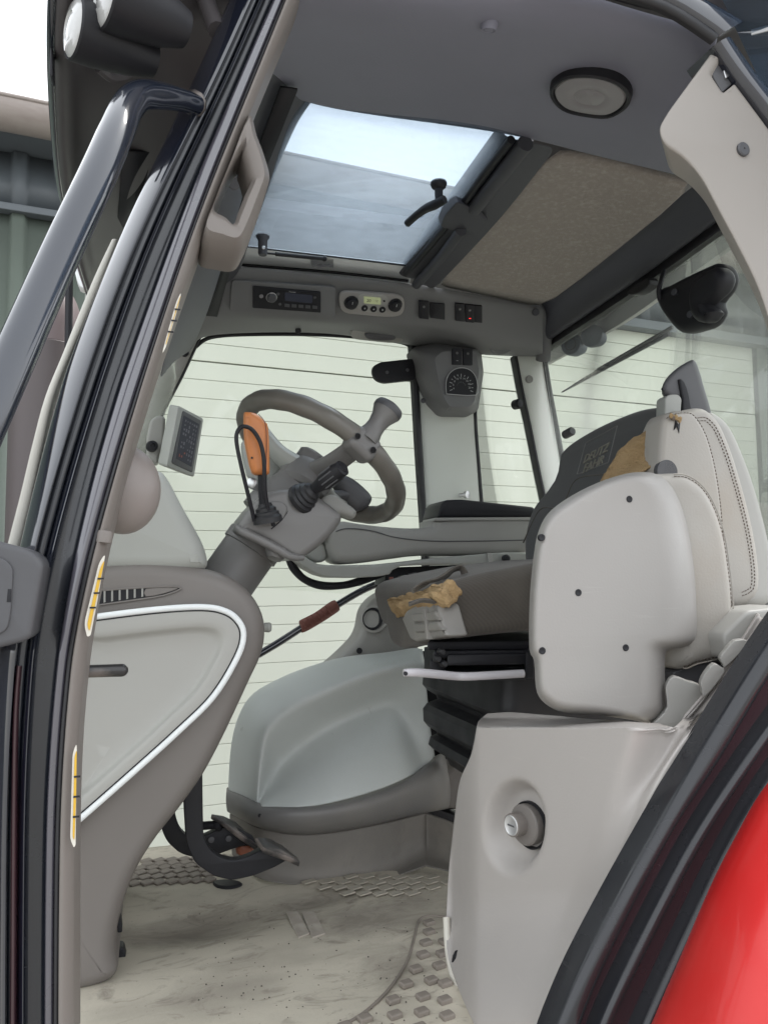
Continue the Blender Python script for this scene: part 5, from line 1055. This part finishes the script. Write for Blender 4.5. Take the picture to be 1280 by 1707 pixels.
def dense(G, nu, nv):
    rowsv = [cr([V(p) for p in g], nu) for g in G]; out = []
    colsv = [cr([r[i] for r in rowsv], nv) for i in range(len(rowsv[0]))]
    return [[c[j] for c in colsv] for j in range(len(colsv[0]))]
dg_ = dense(CG, 12, 12)
def sst(a, b, x): t = min(1, max(0, (x-a)/(b-a))); return t*t*(3-2*t)
pA, pB = P(752, 1450, 1.22), P(1050, 1320, .865)
fd_ = V((pB.x-pA.x, pB.y-pA.y, 0)).normalized(); fn = V((fd_.y, -fd_.x, 0))       # outward normal of the turned front face
if fn.y > 0: fn = -fn
def facey(px, py): return onplane(px, py, pA, fn).y-.14*sst(1480, 1730, py)
rows3 = []
for r in dg_:
    o = []
    for p in r:
        dx, dy2 = (p.x-857)/52, (p.y-1378)/82
        dx2 = dx*math.cos(.12)-dy2*math.sin(.0); e = math.hypot(dx2, dy2+.05*dx2)
        k = sst(780, 830, p.x)*(1-sst(0, 1, (p.x-(1075-(p.y-1230)*.36))/60)); kk = sst(1196, 1214, p.y)
        yf = facey(max(p.x, 752), p.y)+.06*(1-sst(742, 800, p.x)); b_ = sst(0, 1, (p.x-(1040-(p.y-1230)*.36))/110)
        yy = yf*(1-b_)+p.z*b_
        yy = yy*kk+(yf+.16)*(1-kk) if b_ < .5 else yy*kk+max(p.z, yy+.1)*(1-kk)
        q = P(p.x, p.y, yy); dd = .03*(1-sst(.62, 1.02, e))
        o.append(q-fn*dd)
    rows3.append(o)
sheet('console_shell', rows3, M['taupe2'] if 'taupe2' in M else mat('console_plastic', (.385, .36, .34), .48, .35, 320, .05, 3, rvar=.09, scuff=.1, dirt=.1, dcol=(.25, .22, .2), dscale=3), sc_, sub=0, sol=.004, auto=70)
def CF(px, py, h=0): return onplane(px, py, pA, fn)+fn*h
sax = (fn+V((0, 0, .03))).normalized()
lathe('socket_well', CF(862, 1381, -.020), sax, [(.034, -.03), (.0345, -.0035), (.0335, -.002), (.0315, -.004), (.031, -.02), (.0001, -.02)], M['black'], sc_, n=36)
lathe('socket_body', CF(861, 1379, -.020), sax, [(.0295, -.02), (.0295, .005), (.0275, .0075), (.016, .0085), (.0001, .0085)], M['taupe'], sc_, n=36)
pl = lathe('socket_plug', CF(857, 1376, -.012), sax, [(.0165, -.004), (.0172, .014), (.0165, .0175), (.0145, .018), (.0001, .018)], M['trim'], sc_, n=30)
lathe('plug_face', CF(857, 1376, -.012)+sax*.0181, sax, [(.0145, -.001), (.0145, .0006), (.0135, .0012), (.012, .0004), (.0001, .0004)], M['silver'], pl, n=30)
box('plug_slot', CF(857, 1376, -.012)+sax*.0189, (.014, .0010, .0024), M['dark'], pl, ax=(fd_, sax, V((0, 0, 1))), bev=.0003)
slab('console_flap', fillet([CF(764, 1590, .012), CF(768, 1582, .012), CF(770, 1600, .012), CF(762, 1602, .012)], .001), -fn*.01, M['black'], sc_, r=.0005)
tube('console_edge', [P(*p) for p in ((744, 1530, 1.262), (747, 1584, 1.24), (756, 1628, 1.21), (774, 1674, 1.165), (801, 1716, 1.11), (831, 1750, 1.07))], .006, M['cream'], sc_, n=10)
for pts, Y in (([(1084, 1213), (1100, 1196), (1112, 1180), (1110, 1156), (1111, 1142), (1123, 1128), (1146, 1136), (1166, 1142), (1176, 1160), (1158, 1186), (1136, 1216), (1110, 1217)], .985), ([(1168, 1138), (1176, 1122), (1190, 1107), (1202, 1112), (1208, 1120), (1190, 1146), (1174, 1162), (1170, 1150)], .955), ([(1200, 1098), (1210, 1084), (1225, 1068), (1246, 1068), (1236, 1086), (1210, 1112), (1206, 1108)], .955)):
    slab('console_tab', fillet(cr(PP(pts, Y), 2, True), .001), (.012, .02, 0), M['pale'], sc_, r=.002, k=3)
slab('console_back', fillet(PP([(1205, 1060), (1246, 1018), (1330, 1010), (1330, 1100), (1215, 1100)], 1.0), .01), (0, .10, 0), M['pale'], sc_, r=.006)
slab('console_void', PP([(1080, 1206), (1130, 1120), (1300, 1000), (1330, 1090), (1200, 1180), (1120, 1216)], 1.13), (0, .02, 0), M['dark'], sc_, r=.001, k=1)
# door seal, rubber ridges and red rear fender
def dia(name, L, Rr, Y, b, m, par, deep=.03, n=10): return strip(name, PP(L, Y), PP(Rr, Y), b, m, par, n=n, deep=deep)
SL = [(1400, 890), (1330, 990), (1256, 1100), (1157, 1262), (1087, 1384), (1026, 1494), (965, 1612), (926, 1704), (900, 1780)]
SR = [(1430, 915), (1356, 1012), (1280, 1124), (1198, 1262), (1129, 1364), (1063, 1486), (1000, 1616), (965, 1704), (936, 1790)]
S2 = [(1460, 960), (1400, 1040), (1300, 1176), (1216, 1296), (1150, 1400), (1084, 1524), (1022, 1650), (990, 1726), (966, 1800)]
S3 = [(1480, 970), (1416, 1052), (1310, 1190), (1228, 1310), (1162, 1416), (1098, 1540), (1036, 1664), (1004, 1740), (980, 1810)]
S4 = [(1500, 1020), (1440, 1100), (1330, 1226), (1262, 1320), (1204, 1420), (1140, 1550), (1080, 1680), (1046, 1760), (1020, 1830)]
S5 = [(1510, 1040), (1452, 1122), (1344, 1246), (1276, 1342), (1216, 1444), (1152, 1574), (1092, 1704), (1058, 1780), (1030, 1850)]
S6 = [(1530, 1060), (1470, 1140), (1366, 1270), (1300, 1366), (1240, 1470), (1180, 1596), (1120, 1730), (1080, 1810), (1050, 1880)]
ds2 = empty('door_sill', P(1100, 1480, .8), 'curved door sill with black rubber seal and dark ridged rails beside the red fender', 'door sill')
dia('sill_seal', SL, SR, .815, .012, M['seal'], ds2)
dia('sill_channel', SR, S2, .815, -.004, M['maroon'], ds2)
dia('sill_ridge', S2, S3, .80, .007, M['seal'], ds2)
dia('sill_channel', S3, S4, .80, -.003, M['maroon'], ds2)
dia('sill_ridge', S4, S5, .785, .009, M['seal'], ds2)
dia('sill_edge', S5, S6, .785, .004, M['gloss'], ds2)
rf = empty('rear_fender', P(1230, 1600, .7), 'glossy red rear fender at the lower right corner', 'fender')
F0 = [(1420, 1140, .80), (1366, 1206, .79), (1282, 1312, .77), (1238, 1392, .76), (1194, 1480, .755), (1142, 1604, .75), (1098, 1706, .75), (1060, 1800, .75)]
F1 = [(1440, 1156, .77), (1380, 1226, .755), (1296, 1330, .74), (1252, 1410, .73), (1206, 1500, .725), (1154, 1622, .72), (1110, 1726, .72), (1072, 1820, .72)]
F2 = [(1500, 1260, .70), (1450, 1330, .69), (1370, 1430, .67), (1322, 1510, .66), (1274, 1600, .65), (1218, 1720, .64), (1180, 1810, .64), (1150, 1900, .64)]
F3 = [(1700, 1420, .68), (1640, 1500, .66), (1560, 1600, .62), (1500, 1690, .60), (1440, 1790, .58), (1380, 1900, .57), (1340, 1990, .56), (1300, 2060, .56)]
sheet('fender_shell', [row([(x-6, y-4, Y+.04) for x, y, Y in F0], 3), row(F0, 3), row(F1, 3), row([(x*.5+u*.5, y*.5+v*.5, Y*.45+w*.55) for (x, y, Y), (u, v, w) in zip(F1, F2)], 3), row(F2, 3), row(F3, 3)], M['red'], rf, sub=2, sol=.004)
# ================================================================ OUTSIDE: visor, lamps, exhaust, mirror, wiper
vs_ = empty('roof_visor', P(110, 200, 1.1), 'black overhanging front roof visor with a curved lip', 'roof visor')
lip = [(96, -60, .78), (90, 30, .84), (89, 110, .92), (92, 200, 1.06), (99, 290, 1.24), (108, 345, 1.40), (128, 430, 1.75), (150, 500, 2.15)]
mid = [(150, -70, .82), (140, 40, .88), (132, 120, .96), (132, 205, 1.10), (136, 290, 1.28), (142, 345, 1.44), (156, 420, 1.78), (172, 490, 2.15)]
inn = [(240, -80, .86), (230, 40, .92), (220, 130, 1.0), (215, 220, 1.15), (212, 300, 1.32), (214, 360, 1.5), (218, 430, 1.82), (226, 490, 2.15)]
inn2 = [(430, -90, .90), (380, 60, .96), (345, 140, 1.02), (315, 220, 1.14), (290, 300, 1.30), (276, 370, 1.5), (262, 440, 1.82), (262, 500, 2.15)]
def up(L, dz, dx=0): return [P(*p)+V((dx, 0, dz)) for p in L]
sheet('visor_shell', [[V((.03, p.y, rz+.012)) for p in cr(up(lip, 0), 3)], cr(up(lip, .10, .06), 3), cr(up(lip, .035, .004), 3), row(lip, 3), cr(up(lip, -.004, .012), 3), cr(up(lip, .004, .022), 3), row(mid, 3), row(inn, 3), row(inn2, 3)], M['under'], vs_, sub=2, sol=.004)
tube('visor_lip', up(lip, .006, -.001), .0065, M['gloss'], vs_, n=10)
slab('visor_bracket', fillet(PP([(84, 72), (88, 72), (88, 128), (82, 122)], .885), .003), (0, .02, 0), M['black'], vs_, r=.001)
mk('visor_pocket', [P(*p) for p in ((118, 230, 1.135), (150, 236, 1.16), (176, 300, 1.29), (150, 318, 1.335), (128, 300, 1.285), (117, 270, 1.21))], [tuple(range(6))], M['black'], vs_, sol=.003)
tube('visor_rib', [P(165, 112, .94), P(185, 128, .955), P(210, 126, .96), (P(235, 110, .955)), P(250, 80, .94)], .006, M['under'], vs_, n=8)
mk('visor_recess', [P(*p) for p in ((205, 250, 1.18), (250, 250, 1.2), (240, 330, 1.38), (215, 400, 1.62), (196, 360, 1.48))], [tuple(range(5))], M['black'], vs_, sol=.003)
wr = tube('visor_arm', [P(338, -20, .90), P(350, 20, .89), P(362, 50, .875)], .011, M['under'], vs_, n=10)
def work_lamp(px, py, Y, r, label):
    e = empty('work_lamp', P(px, py, Y), label, 'work lamp', 'round work lamps under the roof visor')
    c = P(px, py, Y); a = V((-1, -.42, -.02)).normalized()
    lathe('lamp_housing', c, a, [(.0001, -.085), (r*.55, -.085), (r*.8, -.06), (r*1.0, -.02), (r*1.03, .0), (r*.98, .002), (r*.92, -.003)], M['black'], e, n=32)
    l = lathe('lamp_lens', c, a, [(r*.95, -.005), (r*.93, .001), (r*.8, .004), (r*.5, .006), (r*.45, .0045), (r*.3, .006), (.0001, .007)], M['lens'], e, n=32)
    return e
work_lamp(124, 46, .80, .030, 'round work lamp nearer the outer lip of the roof visor')
work_lamp(176, -12, .77, .034, 'round work lamp cut by the top edge and right of the other lamp')
ex = empty('exhaust_stack', P(74, 900, 2.6), 'brown grey exhaust stack guard with rounded top behind the hand rail', 'exhaust')
c = P(70, 900, 2.6); top = P(70, 470, 2.6).z; rE = 56*2.6/1.1/1282
lathe('stack_guard', V((c.x, c.y, c.z)), V((0, 0, 1)), [(rE*1.02, -1.9), (rE*1.02, P(70, 580, 2.6).z-c.z), (rE*.99, P(70, 578, 2.6).z-c.z)], mat('exhaust_dark_paint', (.085, .07, .07), .5), ex, n=28)
zt = P(70, 578, 2.6).z-c.z; ht = top-c.z-zt
lathe('stack_dome', c, V((0, 0, 1)), [(rE*1.0, zt)]+[(max(1e-4, rE*math.cos(t)**.8), zt+ht*(.25+.75*math.sin(t))) for t in [R(i*9) for i in range(11)]], M['exh'], ex, n=28)
mi = empty('wing_mirror', P(155, 440, 2.4), 'black wing mirror hanging beyond the cab on a thin rod', 'mirror')
slab('mirror_shell', cr(PP([(128, 446), (136, 412), (154, 398), (178, 404), (192, 440), (182, 472), (154, 480), (132, 468)], 2.4), 3, True), (.05, .10, 0), M['black'], mi, r=.03, k=4)
slab('mirror_edge', cr(PP([(124, 450), (128, 440), (134, 462), (142, 478), (132, 476)], 2.39), 2, True), (.0, .05, 0), M['white'], mi, r=.004, k=2)
tube('mirror_rod', [P(116, 430, 2.45), P(115, 500, 2.45), P(114, 580, 2.45)], .011, M['black'], mi, n=8)
tube('mirror_arm', [P(150, 470, 2.45), P(146, 500, 2.4), P(150, 520, 2.38)], .008, M['dash'], mi, n=8)
slab('front_bracket', cr(PP([(140, 400), (156, 360), (190, 360), (200, 420), (176, 430)], 2.3), 2, True), (0, .05, 0), M['exh'], mi, r=.02, k=3)
# rear outside lamps
def rl(px, py, rpx, label, hole):
    e = empty('rear_work_lamp', PX(px, py, 1.31), label, 'work lamp', 'rear work lamps under the roof edge')
    c = PX(px, py, 1.31); r = rpx*1.31/.56/1282*.9; a = (V((-1, -.7, -.1))).normalized()
    lathe('lamp_shell', c, a, [(.0001, -.09), (r*.6, -.08), (r*.95, -.04), (r, 0), (r*.9, .006), (r*.62, .004), (.0001, .003)] if hole else [(.0001, -.06), (r*.7, -.05), (r, 0), (r*.95, .012), (r*.7, .02), (.0001, .024)], mat('rear_lamp_blue_grey', (.05, .065, .085), .45), e, n=28)
    if hole: lathe('lamp_socket', c, a, [(r*.55, .002), (r*.55, .006), (r*.48, .007), (r*.45, .002), (.0001, .002)], M['black'], e, n=24)
rl(952, 574, 22, 'blue grey rear lamp shell with a dark round opening', True); rl(988, 560, 22, 'blue grey rear lamp shell with a plain back, right of the open one', False)
slab('lamp_mount', PPX([(940, 548), (1010, 520), (1016, 534), (944, 566)], 1.44), (.03, 0, 0), M['rubber'], cab, r=.003)
# wiper
XW = 1.15
wm = empty('wiper_motor', PX(1145, 500, XW), 'black plastic rear wiper motor cover inside the back window', 'wiper motor')
wo_ = [(1090, 495), (1096, 480), (1110, 474), (1140, 458), (1172, 443), (1188, 437), (1201, 443), (1207, 462), (1200, 484), (1186, 502), (1189, 518), (1176, 541), (1155, 550), (1129, 554), (1109, 535), (1094, 512)]
slab('motor_cover', cr(PPX(wo_, XW), 3, True), (.05, 0, 0), M['black'], wm, r=.02, k=5)
slab('cover_bulge', cr(PPX([(1150, 470), (1172, 450), (1190, 444), (1200, 460), (1192, 484), (1170, 506), (1182, 518), (1168, 536), (1150, 530), (1142, 500)], XW-.022), 3, True), (.05, 0, 0), M['black'], wm, r=.018, k=5)
for q in ((1125, 487), (1151, 524)): c = PX(*q, XW-.003); lathe('cover_screw', c, V((-1, -.3, 0)), [(.008, -.004), (.008, .004), (.0001, .005)], M['headdark'], wm, n=12)
tube('motor_cable', [PX(1106, 452, 1.18), PX(1102, 468, XW), PX(1098, 484, XW-.005), PX(1100, 500, XW)], .006, M['black'], wm, n=8)
slab('seal_bulge', cr(PPX([(1044, 488), (1056, 476), (1078, 462), (1082, 474), (1068, 486), (1052, 492)], 1.19), 2, True), (.03, 0, 0), M['rubber'], cab, r=.004)
wb = empty('rear_wiper', PX(1020, 606, 1.27), 'long black wiper blade slanting across the back window', 'wiper')
w0, w1 = PX(935, 653.5, 1.27), PX(1112, 555, 1.27); wdv = (w1-w0).normalized(); wup = V((0, 0, 1)); wup = (wup-wdv*wup.dot(wdv)).normalized()
def wq(t, h): return w0+(w1-w0)*t+wup*h
slab('blade', [wq(0, -.001), wq(.5, -.004), wq(1, -.007), wq(1, .006), wq(.45, .0085), wq(.25, .007), wq(0, .001)], (.008, 0, 0), M['black'], wb, r=.001, k=1)
slab('arm', [wq(.38, .004), wq(1.05, .001), wq(1.05, .010), wq(.42, .0075)], (-.008, 0, 0), M['rubber'], wb, r=.001, k=1)
for i in range(4): slab('blade_slot', [wq(.26+i*.036, .001), wq(.283+i*.036, .001), wq(.283+i*.036, .0055), wq(.26+i*.036, .0055)], (-.001, 0, 0), M['door'], wb, r=.0002, k=1)
# gas strut end by the seat
gs2 = empty('window_strut', P(1272, 830, 1.5), 'short pale strut with black cap beside the seat back at the right edge', 'strut')
tube('strut_tube', [P(1292, 800, 1.36), P(1284, 860, 1.36), P(1280, 960, 1.36)], .022, M['dash'], gs2, n=14)
lathe('strut_cap', P(1289, 812, 1.36), V((.1, 0, 1)), [(.024, -.014), (.025, .008), (.018, .016), (.0001, .017)], M['black'], gs2, n=16)
